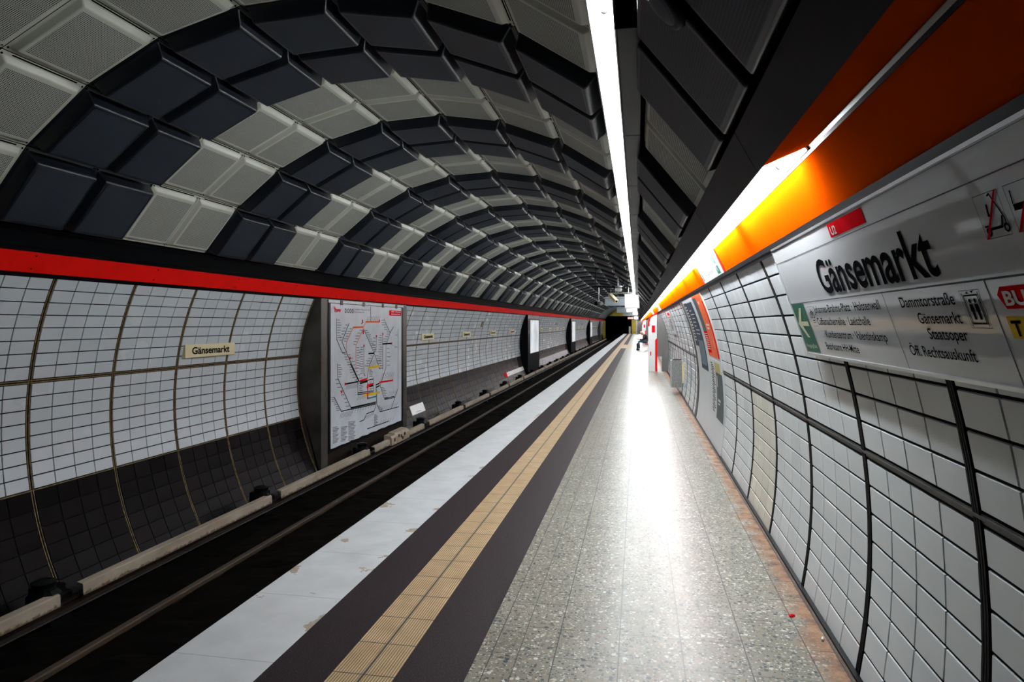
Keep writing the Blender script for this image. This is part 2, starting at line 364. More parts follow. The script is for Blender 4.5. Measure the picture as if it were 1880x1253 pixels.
MAP = {'black':[[(0.232,0.269),(0.232,0.63),(0.469,0.887),(0.594,0.892)],[(0.757,0.353),(0.447,0.683),(0.652,0.9),(1.235,1.484),(1.916,1.479)],[(1.428,0.458),(1.951,0.95),(2.276,1.306)],[(2.079,0.615),(2.079,0.823),(1.972,0.943)],[(1.441,0.796),(1.441,1.33),(1.494,1.386)],[(1.951,0.983),(1.674,1.226),(1.607,1.435)],[(2.426,0.579),(2.426,1.316)],[(2.502,0.261),(2.853,0.556),(2.617,0.812),(2.617,1.286),(2.276,1.643),(2.54,1.966),(3.139,1.982)],[(3.056,0.426),(2.853,0.556)],[(3.35,0.472),(3.333,1.813),(2.894,2.225)],[(0.275,1.076),(0.275,1.329),(0.847,1.942),(2.058,1.982)],[(0.847,1.962),(2.058,2.004)],[(0.847,1.927),(2.058,1.96)],[(0.13,1.651),(0.424,1.944),(0.847,1.955)],[(1.153,1.476),(1.153,1.717),(1.916,1.752)],[(1.153,1.686),(1.916,1.719)],[(1.916,1.446),(1.916,1.747)],[(2.058,1.623),(2.094,2.0),(2.276,2.19),(3.393,2.222)],[(2.058,2.037),(1.951,2.134),(1.573,2.139),(1.441,2.24),(1.247,2.252)],[(1.607,2.445),(2.774,2.457)],[(1.408,0.326),(1.311,0.358)],[(1.777,0.014),(1.791,0.312)],[(2.54,1.938),(3.122,1.957)]],'thickblack':[[(2.426,0.783),(2.942,0.787)],[(0.583,1.465),(1.153,1.469)],[(1.674,0.954),(1.951,0.958)],[(2.058,1.609),(2.239,1.597)],[(2.058,1.664),(2.239,1.645)],[(2.072,1.707),(2.101,1.987)],[(1.26,1.512),(1.614,1.503)],[(1.708,1.613),(1.916,1.61)],[(0.817,1.108),(1.197,1.467)]],'orange':[[(1.54,0.321),(2.239,0.319)],[(0.937,0.429),(1.408,0.424)]],'thinorange':[[(1.54,0.321),(1.408,0.432)],[(0.937,0.429),(0.641,0.701),(0.652,0.9)],[(1.408,0.458),(1.059,0.776),(1.059,1.225)]],'yellow':[[(1.674,1.231),(2.239,1.239)],[(1.441,1.76),(2.239,1.785)]],'red':[[(2.239,1.575),(2.991,1.595)],[(1.247,1.461),(1.607,1.448)],[(1.627,1.704),(1.627,1.624)],[(1.674,1.58),(1.916,1.577)]],'teal':[[(1.607,1.796),(1.607,1.844),(2.094,1.848),(2.094,1.765)]],'label':[[(0.264,0.292),(0.357,0.291)],[(0.264,0.337),(0.388,0.337)],[(0.264,0.382),(0.419,0.382)],[(0.264,0.427),(0.372,0.428)],[(0.264,0.472),(0.403,0.474)],[(0.264,0.517),(0.357,0.519)],[(0.264,0.563),(0.388,0.565)],[(0.264,0.608),(0.419,0.611)],[(0.599,0.381),(0.696,0.381)],[(0.515,0.436),(0.644,0.437)],[(0.433,0.491),(0.592,0.492)],[(0.429,0.545),(0.54,0.547)],[(0.348,0.599),(0.489,0.602)],[(0.345,0.653),(0.438,0.655)],[(0.775,0.451),(0.876,0.452)],[(0.694,0.496),(0.826,0.498)],[(0.613,0.541),(0.776,0.543)],[(0.613,0.586),(0.727,0.588)],[(0.533,0.63),(0.678,0.633)],[(0.534,0.675),(0.63,0.678)],[(1.232,0.484),(1.34,0.485)],[(1.139,0.537),(1.281,0.539)],[(1.047,0.589),(1.223,0.592)],[(1.043,0.642),(1.165,0.645)],[(0.952,0.693),(1.107,0.697)],[(0.948,0.746),(1.051,0.749)],[(1.097,0.814),(1.202,0.818)],[(1.097,0.863),(1.237,0.868)],[(1.097,0.912),(1.273,0.919)],[(1.097,0.96),(1.219,0.966)],[(1.097,1.009),(1.255,1.017)],[(1.097,1.057),(1.202,1.063)],[(1.097,1.106),(1.237,1.114)],[(1.097,1.155),(1.273,1.165)],[(1.097,1.203),(1.219,1.211)],[(0.544,0.919),(0.641,0.923)],[(0.558,0.966),(0.687,0.973)],[(0.572,1.014),(0.734,1.023)],[(0.666,1.066),(0.781,1.073)],[(0.68,1.115),(0.829,1.124)],[(0.776,1.168),(0.877,1.175)],[(0.791,1.217),(0.925,1.219)],[(0.805,1.266),(0.973,1.27)],[(0.903,1.322),(1.022,1.325)],[(0.917,1.371),(1.072,1.375)],[(1.017,1.428),(1.121,1.431)],[(0.719,0.934),(0.818,0.938)],[(0.784,0.999),(0.918,1.006)],[(0.85,1.066),(1.019,1.075)],[(0.916,1.133),(1.035,1.14)],[(0.983,1.201),(1.138,1.211)],[(1.05,1.269),(1.155,1.271)],[(1.118,1.338),(1.26,1.342)],[(1.187,1.408),(1.366,1.414)],[(1.293,0.815),(1.402,0.818)],[(1.258,0.859),(1.402,0.865)],[(1.222,0.904),(1.402,0.911)],[(1.275,0.952),(1.402,0.958)],[(1.24,0.996),(1.402,1.004)],[(1.293,1.045),(1.402,1.051)],[(1.258,1.089),(1.402,1.097)],[(1.222,1.133),(1.402,1.144)],[(1.275,1.182),(1.402,1.19)],[(1.24,1.226),(1.402,1.237)],[(1.293,1.276),(1.402,1.278)],[(1.258,1.319),(1.402,1.323)],[(1.503,0.493),(1.615,0.494)],[(1.548,0.535),(1.699,0.537)],[(1.594,0.578),(1.784,0.581)],[(1.64,0.621),(1.773,0.623)],[(1.686,0.664),(1.859,0.668)],[(1.732,0.707),(1.848,0.71)],[(1.779,0.751),(1.935,0.756)],[(1.826,0.795),(2.023,0.801)],[(1.874,0.84),(2.012,0.844)],[(1.921,0.884),(2.101,0.891)],[(1.969,0.929),(2.089,0.934)],[(1.764,1.0),(1.881,1.006)],[(1.672,1.047),(1.825,1.055)],[(1.58,1.093),(1.77,1.103)],[(1.583,1.144),(1.715,1.151)],[(1.492,1.189),(1.661,1.199)],[(2.256,0.601),(2.381,0.603)],[(2.214,0.648),(2.381,0.652)],[(2.173,0.696),(2.381,0.701)],[(2.235,0.746),(2.381,0.75)],[(2.194,0.793),(2.381,0.799)],[(2.256,0.843),(2.381,0.848)],[(2.214,0.89),(2.381,0.897)],[(2.173,0.937),(2.381,0.946)],[(2.235,0.988),(2.381,0.995)],[(2.194,1.035),(2.381,1.044)],[(2.256,1.086),(2.381,1.093)],[(2.214,1.132),(2.381,1.142)],[(2.173,1.179),(2.381,1.191)],[(2.235,1.231),(2.381,1.24)],[(2.194,1.276),(2.381,1.288)],[(2.358,0.286),(2.484,0.285)],[(2.372,0.334),(2.542,0.334)],[(2.386,0.382),(2.6,0.382)],[(2.507,0.431),(2.658,0.431)],[(2.521,0.479),(2.717,0.481)],[(2.644,0.529),(2.776,0.531)],[(2.65,0.58),(2.782,0.582)],[(2.56,0.63),(2.734,0.633)],[(2.471,0.679),(2.687,0.684)],[(2.489,0.731),(2.64,0.735)],[(2.402,0.78),(2.594,0.785)],[(2.664,0.887),(2.796,0.891)],[(2.664,0.976),(2.841,0.983)],[(2.664,1.065),(2.885,1.076)],[(2.664,1.155),(2.818,1.163)],[(2.664,1.244),(2.863,1.256)],[(2.053,1.013),(2.174,1.018)],[(2.101,1.066),(2.264,1.074)],[(2.149,1.119),(2.356,1.13)],[(2.198,1.173),(2.343,1.181)],[(2.247,1.227),(2.435,1.239)],[(2.296,1.282),(2.422,1.29)],[(0.308,1.099),(0.401,1.105)],[(0.308,1.142),(0.432,1.15)],[(0.308,1.184),(0.464,1.186)],[(0.308,1.226),(0.417,1.228)],[(0.308,1.268),(0.448,1.271)],[(0.308,1.311),(0.401,1.313)],[(0.186,1.356),(0.277,1.358)],[(0.223,1.426),(0.345,1.431)],[(0.26,1.497),(0.415,1.503)],[(0.375,1.576),(0.485,1.581)],[(0.414,1.649),(0.556,1.656)],[(0.531,1.73),(0.628,1.736)],[(0.571,1.804),(0.7,1.812)],[(0.61,1.878),(0.774,1.889)],[(0.027,1.656),(0.116,1.661)],[(0.033,1.688),(0.152,1.695)],[(0.039,1.72),(0.188,1.729)],[(0.119,1.761),(0.224,1.768)],[(0.125,1.794),(0.261,1.803)],[(0.207,1.835),(0.298,1.842)],[(0.213,1.868),(0.335,1.877)],[(0.219,1.901),(0.372,1.912)],[(2.337,1.693),(2.463,1.699)],[(2.37,1.73),(2.54,1.738)],[(2.403,1.766),(2.616,1.778)],[(2.436,1.803),(2.585,1.812)],[(2.469,1.84),(2.663,1.852)],[(2.502,1.878),(2.631,1.885)],[(2.536,1.915),(2.709,1.926)],[(2.569,1.953),(2.788,1.967)],[(2.155,2.061),(2.278,2.071)],[(2.192,2.091),(2.357,2.104)],[(2.228,2.121),(2.437,2.137)],[(2.265,2.15),(2.411,2.162)],[(2.302,2.18),(2.492,2.196)],[(1.958,2.215),(2.078,2.226)],[(1.958,2.238),(2.118,2.253)],[(1.958,2.262),(2.159,2.28)],[(1.958,2.285),(2.098,2.298)],[(1.958,2.308),(2.139,2.325)],[(1.958,2.332),(2.078,2.343)],[(1.958,2.355),(2.118,2.371)],[(1.958,2.378),(2.159,2.398)],[(1.958,2.402),(2.098,2.416)],[(1.958,2.425),(2.139,2.443)],[(1.222,1.513),(1.329,1.517)],[(1.222,1.547),(1.366,1.553)],[(1.222,1.582),(1.402,1.59)],[(1.222,1.617),(1.347,1.622)],[(1.222,1.651),(1.384,1.659)],[(1.222,1.686),(1.329,1.691)],[(1.715,1.285),(1.831,1.287)],[(1.715,1.317),(1.87,1.321)],[(1.715,1.349),(1.909,1.354)],[(1.715,1.382),(1.85,1.385)],[(1.715,1.414),(1.889,1.419)],[(1.917,0.646),(2.036,0.649)],[(1.878,0.714),(2.036,0.718)],[(1.839,0.781),(2.036,0.787)],[(3.157,0.605),(3.299,0.607)],[(3.111,0.872),(3.299,0.878)],[(1.715,1.527),(1.831,1.531)],[(1.715,1.558),(1.87,1.564)],[(1.715,1.59),(1.909,1.598)],[(1.715,1.621),(1.85,1.627)],[(1.715,1.653),(1.889,1.661)],[(1.715,1.684),(1.831,1.69)],[(0.077,2.463),(0.237,2.474)],[(0.077,2.438),(0.264,2.454)],[(0.077,2.413),(0.292,2.433)],[(0.077,2.388),(0.319,2.412)],[(0.077,2.363),(0.254,2.376)],[(0.077,2.339),(0.281,2.355)],[(0.077,2.314),(0.308,2.334)],[(0.077,2.289),(0.243,2.299)],[(0.077,2.264),(0.27,2.278)],[(0.077,2.239),(0.297,2.257)],[(0.077,2.214),(0.325,2.236)],[(0.077,2.189),(0.259,2.2)],[(0.413,2.488),(0.583,2.5)],[(0.413,2.462),(0.612,2.479)],[(0.413,2.437),(0.641,2.458)],[(0.413,2.411),(0.67,2.436)],[(0.413,2.386),(0.6,2.399)],[(0.413,2.36),(0.629,2.378)],[(0.413,2.334),(0.658,2.356)],[(0.413,2.309),(0.589,2.319)],[(0.413,2.283),(0.618,2.298)],[(0.413,2.258),(0.646,2.276)],[(0.413,2.232),(0.675,2.254)],[(0.728,2.527),(0.955,2.548)],[(0.728,2.501),(0.986,2.527)],[(0.728,2.475),(1.016,2.505)],[(0.728,2.449),(1.047,2.483)],[(0.728,2.422),(0.973,2.444)],[(0.728,2.396),(1.004,2.423)],[(0.728,2.37),(1.035,2.401)],[(0.728,2.344),(0.961,2.362)],[(0.728,2.317),(0.992,2.34)],[(0.728,2.291),(1.022,2.318)],[(0.728,2.265),(1.053,2.296)],[(0.728,2.239),(0.979,2.258)],[(0.728,2.212),(1.01,2.236)],[(0.728,2.186),(1.041,2.213)]],'hatch':[[(1.587,0.305),(1.668,0.213)],[(1.671,0.304),(1.753,0.212)],[(1.757,0.304),(1.84,0.211)],[(1.844,0.304),(1.928,0.21)],[(1.932,0.303),(2.017,0.209)],[(2.021,0.303),(2.107,0.208)],[(2.111,0.303),(2.198,0.207)],[(2.203,0.302),(2.291,0.206)],[(1.708,1.201),(1.832,1.1)],[(1.784,1.203),(1.909,1.101)],[(1.86,1.205),(1.986,1.103)],[(1.937,1.207),(2.065,1.104)],[(2.015,1.209),(2.144,1.105)],[(2.094,1.211),(2.225,1.107)],[(2.313,1.533),(2.433,1.402)],[(2.404,1.536),(2.526,1.403)],[(2.496,1.539),(2.619,1.405)],[(2.589,1.542),(2.714,1.407)],[(2.684,1.544),(2.81,1.409)],[(2.779,1.547),(2.907,1.411)],[(2.876,1.55),(3.006,1.413)],[(2.975,1.553),(3.106,1.415)],[(0.612,1.566),(0.681,1.488)],[(0.661,1.567),(0.731,1.489)],[(0.71,1.568),(0.781,1.49)],[(0.76,1.569),(0.832,1.491)],[(0.811,1.571),(0.883,1.491)],[(0.862,1.572),(0.934,1.492)],[(0.913,1.573),(0.986,1.493)],[(0.964,1.574),(1.038,1.494)],[(1.016,1.575),(1.09,1.494)],[(1.069,1.576),(1.143,1.495)],[(1.121,1.577),(1.197,1.496)],[(0.358,2.056),(0.436,1.974)],[(0.413,2.059),(0.492,1.976)],[(0.469,2.061),(0.549,1.979)],[(0.526,2.064),(0.606,1.981)],[(0.583,2.066),(0.664,1.983)],[(0.641,2.069),(0.722,1.985)],[(0.699,2.072),(0.781,1.987)],[(0.757,2.074),(0.841,1.99)],[(0.817,2.077),(0.901,1.992)],[(0.889,2.036),(0.961,1.959)],[(1.009,2.037),(1.083,1.96)],[(1.131,2.039),(1.206,1.96)],[(1.255,2.04),(1.332,1.961)],[(1.382,2.041),(1.461,1.962)],[(1.512,2.043),(1.592,1.962)],[(1.644,2.044),(1.725,1.963)],[(1.779,2.046),(1.862,1.964)],[(1.916,2.047),(2.001,1.964)],[(2.351,2.171),(2.441,2.097)],[(2.469,2.174),(2.561,2.1)],[(2.589,2.177),(2.683,2.102)],[(2.712,2.18),(2.807,2.104)],[(2.836,2.183),(2.933,2.107)],[(2.963,2.186),(3.061,2.109)],[(3.092,2.189),(3.192,2.111)],[(3.223,2.192),(3.324,2.114)],[(1.121,1.822),(1.197,1.742)],[(1.197,1.824),(1.273,1.744)],[(1.273,1.826),(1.35,1.746)],[(1.35,1.828),(1.428,1.747)],[(1.428,1.831),(1.507,1.749)],[(1.507,1.833),(1.587,1.751)],[(1.474,2.245),(1.553,2.176)],[(1.54,2.241),(1.62,2.172)],[(1.607,2.237),(1.688,2.168)],[(1.674,2.233),(1.756,2.163)],[(1.742,2.229),(1.825,2.159)],[(1.811,2.225),(1.895,2.154)],[(1.881,2.22),(1.965,2.15)],[(2.276,2.456),(2.366,2.385)],[(2.411,2.462),(2.502,2.39)],[(2.548,2.468),(2.64,2.395)],[(2.687,2.473),(2.782,2.4)],[(2.829,2.48),(2.926,2.405)],[(2.975,2.486),(3.073,2.411)],[(2.734,1.916),(2.845,1.822)],[(2.821,1.919),(2.934,1.825)],[(2.91,1.923),(3.024,1.828)],[(2.999,1.926),(3.114,1.831)],[(3.089,1.93),(3.206,1.834)],[(3.181,1.933),(3.299,1.837)]],'dots':[(2.079,0.615),(2.426,0.573),(1.441,0.791),(2.942,0.787),(0.583,1.465),(2.991,1.595),(0.43,1.593),(0.793,0.999),(1.408,0.506),(1.408,0.537),(2.239,0.296),(1.363,0.3)]}

# ------------------------------------------------------------ setting: floor, walls, ceiling, trims
def slab(name, x0, x1, mat, z1=0.0, z0=-.25):
    b = MB(); b.box(x0, x1, Y_A, Y_B, z0, z1); return struct(name, b, mat)
slab('floor', -.765, 1.03, M['terrazzo'])
slab('trim_1', -2.22, -1.69, M['edge'])
slab('trim_2', -1.69, -1.38, M['band'])
slab('trim_3', -1.38, -1.08, M['tactile'])
slab('trim_4', -1.08, -.765, M['band'])
b = MB(); b.box(-2.12, 1.0, Y_A, Y_B, -1.3, -.252); struct('wall_platform', b, M['void'])

# track bed: uneven gravel
b = MB(); ys = []; y = 0.5
while y < 30: ys.append(y); y += .16
while y < Y_B + 15: ys.append(y); y += 3
xs = [-5.5 + .17 * i for i in range(21)]
hh = [[-1.0 + random.uniform(-.03, .022) for _ in xs] for _ in ys]
for i in range(len(ys) - 1):
    for j in range(len(xs) - 1):
        b.face([(xs[j], ys[i], hh[i][j]), (xs[j + 1], ys[i], hh[i][j + 1]), (xs[j + 1], ys[i + 1], hh[i + 1][j + 1]), (xs[j], ys[i + 1], hh[i + 1][j])])
struct('track_bed', b, M['gravel'])

GAP, BEV = .0040, .0025
def tile(b, a0, a1, y0, y1, m, gap=GAP, gy=None):
    """one tile: bevelled slab on the tunnel ring"""
    ga = math.degrees(gap / 2 / R); ba = math.degrees(BEV / R)
    lo, hi = min(a0, a1) + ga, max(a0, a1) - ga
    gy = gap if gy is None else gy
    y0 += gy / 2; y1 -= gy / 2
    o = [ring(lo, R + .006), ring(hi, R + .006)]; p = [ring(lo + ba, R), ring(hi - ba, R)]
    O = [(o[0][0], y0, o[0][1]), (o[0][0], y1, o[0][1]), (o[1][0], y1, o[1][1]), (o[1][0], y0, o[1][1])]
    P = [(p[0][0], y0 + BEV, p[0][1]), (p[0][0], y1 - BEV, p[0][1]), (p[1][0], y1 - BEV, p[1][1]), (p[1][0], y0 + BEV, p[1][1])]
    n = len(b.v); b.v += O + P
    for q in ((4, 5, 6, 7), (0, 1, 5, 4), (1, 2, 6, 5), (2, 3, 7, 6), (3, 0, 4, 7)):
        b.f.append(tuple(n + i for i in q)); b.m.append(m); b.uv.append([(0, 0)] * 4)

# right wall
JR = [3.285 + 1.034 * k for k in range(-4, 104)]
b = MB()
b.arc(26, -12, Y_A, Y_B, R + .0062, 1, 16)
rows = [7.35 + 2.13 * k for k in range(9)], [6.65 - 2.13 * k for k in range(9)]
for y0, y1 in zip(JR, JR[1:]):
    w = (y1 - y0 - .052) / 4
    for half, rr in enumerate(rows):
        for a0, a1 in zip(rr, rr[1:]):
            for c in range(4):
                warm = half == 1 and (abs(y0 - 5.353) < .1)
                tile(b, a0, a1, y0 + .026 + w * c, y0 + .026 + w * (c + 1), 2 if warm else 0, .0100, .0076)
for y0 in JR:                       # ribbed rubber joints
    for k in range(3):
        b.arcslab(24.5, -10.4, y0 - .021 + .016 * k, y0 - .021 + .016 * k + .011, R + .007, R - .003, 3, 14)
b.arcslab(7.25, 6.75, Y_A, Y_B, R + .006, R + .001, 4, 1)
b.arcslab(7.16, 6.98, Y_A, Y_B, R + .004, R - .006, 4, 1)
struct('wall_right', b, [M['tile'], M['grout'], M['tile_warm'], M['rubber'], M['seam_metal']])
b = MB(); b.box(.958, .984, Y_A, Y_B, .0005, .014); b.box(.940, .949, Y_A, Y_B, .0003, .004, 1)
struct('baseboard_right', b, [M['black'], M['seam_metal']])

# left wall
JL = [5.42 + 1.03 * k for k in range(-5, 102)]
b = MB()
b.arc(155.6, 216, Y_A, Y_B, R + .0062, 1, 28)
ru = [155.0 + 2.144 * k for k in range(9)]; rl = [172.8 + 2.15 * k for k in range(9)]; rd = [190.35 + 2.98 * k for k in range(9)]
for y0, y1 in zip(JL, JL[1:]):
    w = (y1 - y0 - .044) / 4
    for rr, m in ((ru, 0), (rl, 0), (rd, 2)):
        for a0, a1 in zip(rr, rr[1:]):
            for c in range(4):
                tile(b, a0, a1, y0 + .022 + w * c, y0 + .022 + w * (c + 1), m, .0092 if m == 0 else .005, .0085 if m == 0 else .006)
for y0 in JL:                       # rusty double joints
    for d0, d1 in ((-.020, -.012), (.006, .013)):
        b.arcslab(155.2, 216, y0 + d0, y0 + d1, R + .008, R - .002, 3, 26)
for a in (172.22, 172.58, 190.08): b.arcslab(a, a + .14, Y_A, Y_B, R + .008, R - .002, 3, 1)
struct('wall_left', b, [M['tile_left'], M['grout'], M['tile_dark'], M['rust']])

# ceiling shell behind the panels, plus the smooth lining past the last panel
b = MB(); b.arc(156.5, 24, Y_A, Y_B, R + .10, 0, 40); struct('ceiling', b, M['void'])
Y_PAN = 87.0
b = MB(); b.arcslab(147, 34, Y_PAN, Y_B, R + .03, R - .03, 0, 30); struct('trim_5', b, M['slate'])

# left: red band and the black cable duct above it
b = MB()
b.arcslab(154.35, 151.0, Y_A, Y_B, R + .02, R - .012, 0, 2)
for k in range(70):
    y0 = .46 + 1.55 * k
    for a in (151.55, 153.7):
        p = ring(a, R - .012); q = ring(a, R - .016); b.tube((p[0], y0, p[1]), (q[0], y0, q[1]), .008, 8, 1)
struct('trim_6', b, [M['red'], M['black']])
b = MB()
b.arcslab(155.15, 154.38, Y_A, Y_B, R + .02, R - .004, 0, 1)
p = [ring(150.98, R - .004), ring(150.98, R + .07), ring(147.0, R + .07), ring(147.0, R - .01), ring(147.5, R - .01), ring(147.5, R + .04), ring(150.4, R + .04), ring(150.4, R - .004)]
b.prism(p, Y_A, Y_B, 0); struct('trim_7', b, M['black'])

# right: orange band, black rail under it, white gutter, cove trough, black fascia
b = MB(); b.arcslab(25.05, 28.62, Y_A, Y_B, R + .03, R - .006, 0, 4); b.arcslab(28.62, 28.82, Y_A, Y_B, R + .03, R - .010, 1, 1); struct('trim_8', b, [M['orange'], M['black']])
b = MB()
b.arcslab(24.1, 24.5, Y_A, Y_B, R + .02, R - .014, 0, 1); b.arcslab(24.55, 25.05, Y_A, Y_B, R + .02, R - .018, 0, 1)
b.arcslab(24.48, 24.57, Y_A, Y_B, R + .02, R - .006, 1, 1)
struct('trim_9', b, [M['black'], M['seam_metal']])
b = MB(); b.prism([(.622, 2.262), (.646, 2.232), (.660, 2.24), (.640, 2.285)], Y_A, Y_B); struct('trim_10', b, M['white_metal'])
b = MB(); b.strip([(.4525, 2.186), (.4530, 2.2085), (.628, 2.283), (.652, 2.262), (.668, 2.235)], Y_A, Y_B); b.prism([(.456, 2.1880), (.4545, 2.196), (.6125, 2.2640), (.6165, 2.2565)], Y_A, 2.638)
struct('trim_11', b, M['orange'])
b = MB(); FP = 1.79; y0 = 2.69 - 3 * FP
while y0 < Y_B:                     # fascia sheets with open joints
    b.prism([(.365, 2.335), (.450, 2.178), (.4515, 2.188), (.372, 2.342)], max(y0, Y_A) + .003, y0 + FP - .003, 0) if y0 + FP > Y_A else None
    y0 += FP
b.strip([(.368, 2.341), (.50, 2.352), (.56, 2.42)], Y_A, Y_B, 1)  # black strip in place of the dark void above the fascia
struct('trim_12', b, [M['fascia'], M['void']])

# far end: portal wall
b = MB(); YE = 109.5
b.box(-.95, 1.1, YE, YE + .3, -1.2, 3.2, 1)
b.prism([ring(212 - i * 3.0, R + .02) for i in range(60)], YE + 14, YE + 14.2, 0)
b.box(-.98, -.3, YE - .1, YE, 0, 2.25, 2)
P = [ring(146 - i * 5, R) for i in range(15)]; Q = [(-1.2, 2.86), (-5.0, 2.86)]
b.prism(P + Q, YE - .05, YE + .1, 2)
b.box(-5.75, -5.15, YE - .05, YE + .1, -1.2, 2.1, 2)
b.arc(212, 20, YE, YE + 14, R + .01, 0, 30)
struct('wall_back', b, [M['void'], M['concrete'], M['yellow_paint']])

# ------------------------------------------------------------ ceiling panels
PIT, Y0P = .705, 4.465
A_ROWS = [146.7 - 11.93 * k for k in range(9)]          # rows 1-8 left of the lamps
NR = [(A_ROWS[k + 1], A_ROWS[k]) for k in range(8)] + [(32.6, 45.0)]
LEN = 2 * R * sin(rad(11.93 / 2))
PROF = ((.04, 0), (.30, 0), (.34, .02), (.37, .06), (.62, .84), (.66, .92), (.73, .98), (.80, 1.0), (1.0, .995))
def pan_geo(dark):
    d = .115 if dark else .035
    L, P = LEN, PIT
    mu, ml, m0, m1 = .105, .080, .088, .072
    rects = [(mu * s, L - ml * s, m0 * s, P - m1 * s, d * z) for s, z in PROF]
    return rects, d
def pan_mesh(dark, hi=True):
    rects, d = pan_geo(dark)
    P4 = lambda r: [(r[0], r[2], r[4]), (r[1], r[2], r[4]), (r[1], r[3], r[4]), (r[0], r[3], r[4])]
    def loop(r, k):
        if not hi: return P4(r)
        rc = .004 if k < 2 else (.016 if k < 6 else .010); o = []
        for (x, y, a) in ((r[0] + rc, r[2] + rc, 180), (r[1] - rc, r[2] + rc, 270), (r[1] - rc, r[3] - rc, 0), (r[0] + rc, r[3] - rc, 90)):
            for q in range(4): o.append((x + rc * cos(rad(a + 30 * q)), y + rc * sin(rad(a + 30 * q)), r[4]))
        return o
    bb = MB(); use = rects if hi else [rects[1], rects[2], rects[5], rects[7], rects[8]]
    loops = [loop(r, k) for k, r in enumerate(use)]
    if not hi: loops[0] = P4(rects[0])
    n = len(loops[0])
    for l in loops: bb.v += l
    for k in range(len(loops) - 1):
        for i in range(n):
            j = (i + 1) % n; bb.f.append((k * n + i, k * n + j, k * n + n + j, k * n + n + i)); bb.m.append(0); bb.uv.append([(0, 0)] * 4)
    smooth_n = len(bb.f)
    for x in ((.03, LEN - .03) if hi else ()):
        for y in (.022, PIT - .022):
            bb.tube((x, y, 0), (x, y, .006), .007, 6, 1)
    if not dark and hi:
        bb.face([(.012, .09, .0015), (.024, .09, .0015), (.024, PIT - .08, .0015), (.012, PIT - .08, .0015)], 1)
    me = bb.mesh('vault_panel', [M['panel_dark' if dark else 'panel_light'], M['void']])
    sm = [i < smooth_n for i in range(len(me.polygons))]; me.polygons.foreach_set('use_smooth', sm)
    fb = MB(); r = rects[-1]
    fb.face(P4(r), 0, [(r[0], r[2]), (r[1], r[2]), (r[1], r[3]), (r[0], r[3])])
    return me, fb.mesh('perforated_face', [M['face_dark' if dark else 'face_light']]), bb, fb
PM = {k: pan_mesh(k) for k in (True, False)}
PF = {k: pan_mesh(k, False) for k in (True, False)}
def pan_matrix(row, i):
    aU, aL = NR[row]; A = ring(aU); B = ring(aL)
    t = Vector((B[0] - A[0], 0, B[1] - A[1])).normalized(); yv = Vector((0, 1, 0)); n = t.cross(yv)
    ln = math.hypot(B[0] - A[0], B[1] - A[1])
    m = Matrix((t * (ln / LEN), yv, n)).transposed().to_4x4(); m.translation = Vector((A[0], Y0P + PIT * i, A[1])); return m
TH = math.atan(231 / FPX)
def in_frame(p, mg=0):
    xc = p[0] * cos(TH) + p[1] * sin(TH); zc = p[1] * cos(TH) - p[0] * sin(TH)
    if zc < .1: return False
    x = 940 + FPX * xc / zc; y = 595 + FPX * (HC - p[2]) / zc
    return -mg <= x <= 1880 + mg and -mg <= y <= 1253 + mg
def is_dark(row, i):
    j = i - 1 if row == 8 else i
    return j % 4 in (0, 1) or (row == 8 and i == -4)
cells = []
for i in range(-4, int((Y_PAN - Y0P) / PIT)):
    for row in range(9):
        m = pan_matrix(row, i)
        if any(in_frame(m @ Vector(c)) for c in ((.1, .1, .04), (LEN - .1, .1, .04), (LEN - .1, PIT - .1, .04), (.1, PIT - .1, .04), (LEN / 2, PIT / 2, .1))):
            cells.append((i, row))
proto = {}
for k, (i, row) in enumerate(cells[:300]):
    dk = is_dark(row, i); word = 'slate' if dk else 'cream'
    if dk not in proto:
        o = add_obj('vault_panel', PM[dk][0]); ch = add_obj('perforated_face', PM[dk][1], o); proto[dk] = (o, ch)
    else:
        o = proto[dk][0].copy(); COL.objects.link(o); ch = proto[dk][1].copy(); ch.parent = o; COL.objects.link(ch)
    o.matrix_world = pan_matrix(row, i)
    if row < 8:
        j = i; idx = (j // 4 + 1) if dk else ((j + 2) // 4 + 1)
        lab = f"{word} ceiling panel in {ordinal(row + 1)} row above red band, {'near' if j % 2 == 0 else 'far'} half of {ordinal(idx)} {word} arch"
    else:
        j = i - 1; idx = ((j + 4) // 4 + 1) if dk else ((j + 2) // 4 + 1)
        lab = f"{word} ceiling panel right of the ceiling lamps, {'near' if j % 2 == 0 else 'far'} one of {ordinal(idx)} {word} pair"
    if row == 8 and i == -4: lab = 'slate ceiling panel right of the ceiling lamps, nearest of all to the camera'
    tag(o, lab, 'panel', f'{word} ceiling panels')
b = MB()
for (i, row) in cells[300:]:
    dk = is_dark(row, i); m = pan_matrix(row, i); _, _, g, fb = PF[dk]
    n = len(b.v); b.v += [tuple(m @ Vector(v)) for v in g.v]
    b.f += [tuple(n + q for q in f) for f in g.f]; b.m += [(4 if q else (0 if dk else 1)) for q in g.m]; b.uv += g.uv
    n = len(b.v); b.v += [tuple(m @ Vector(v)) for v in fb.v]
    b.f += [tuple(n + q for q in f) for f in fb.f]; b.m += [2 if dk else 3] * len(fb.f); b.uv += fb.uv
o = b.build('vault_panel', [M['panel_dark'], M['panel_light'], M['face_dark'], M['face_light'], M['void']])
tag(o, 'far slate and cream ceiling panels running on to the tunnel end', 'panel', 'far ceiling panels', 'stuff')

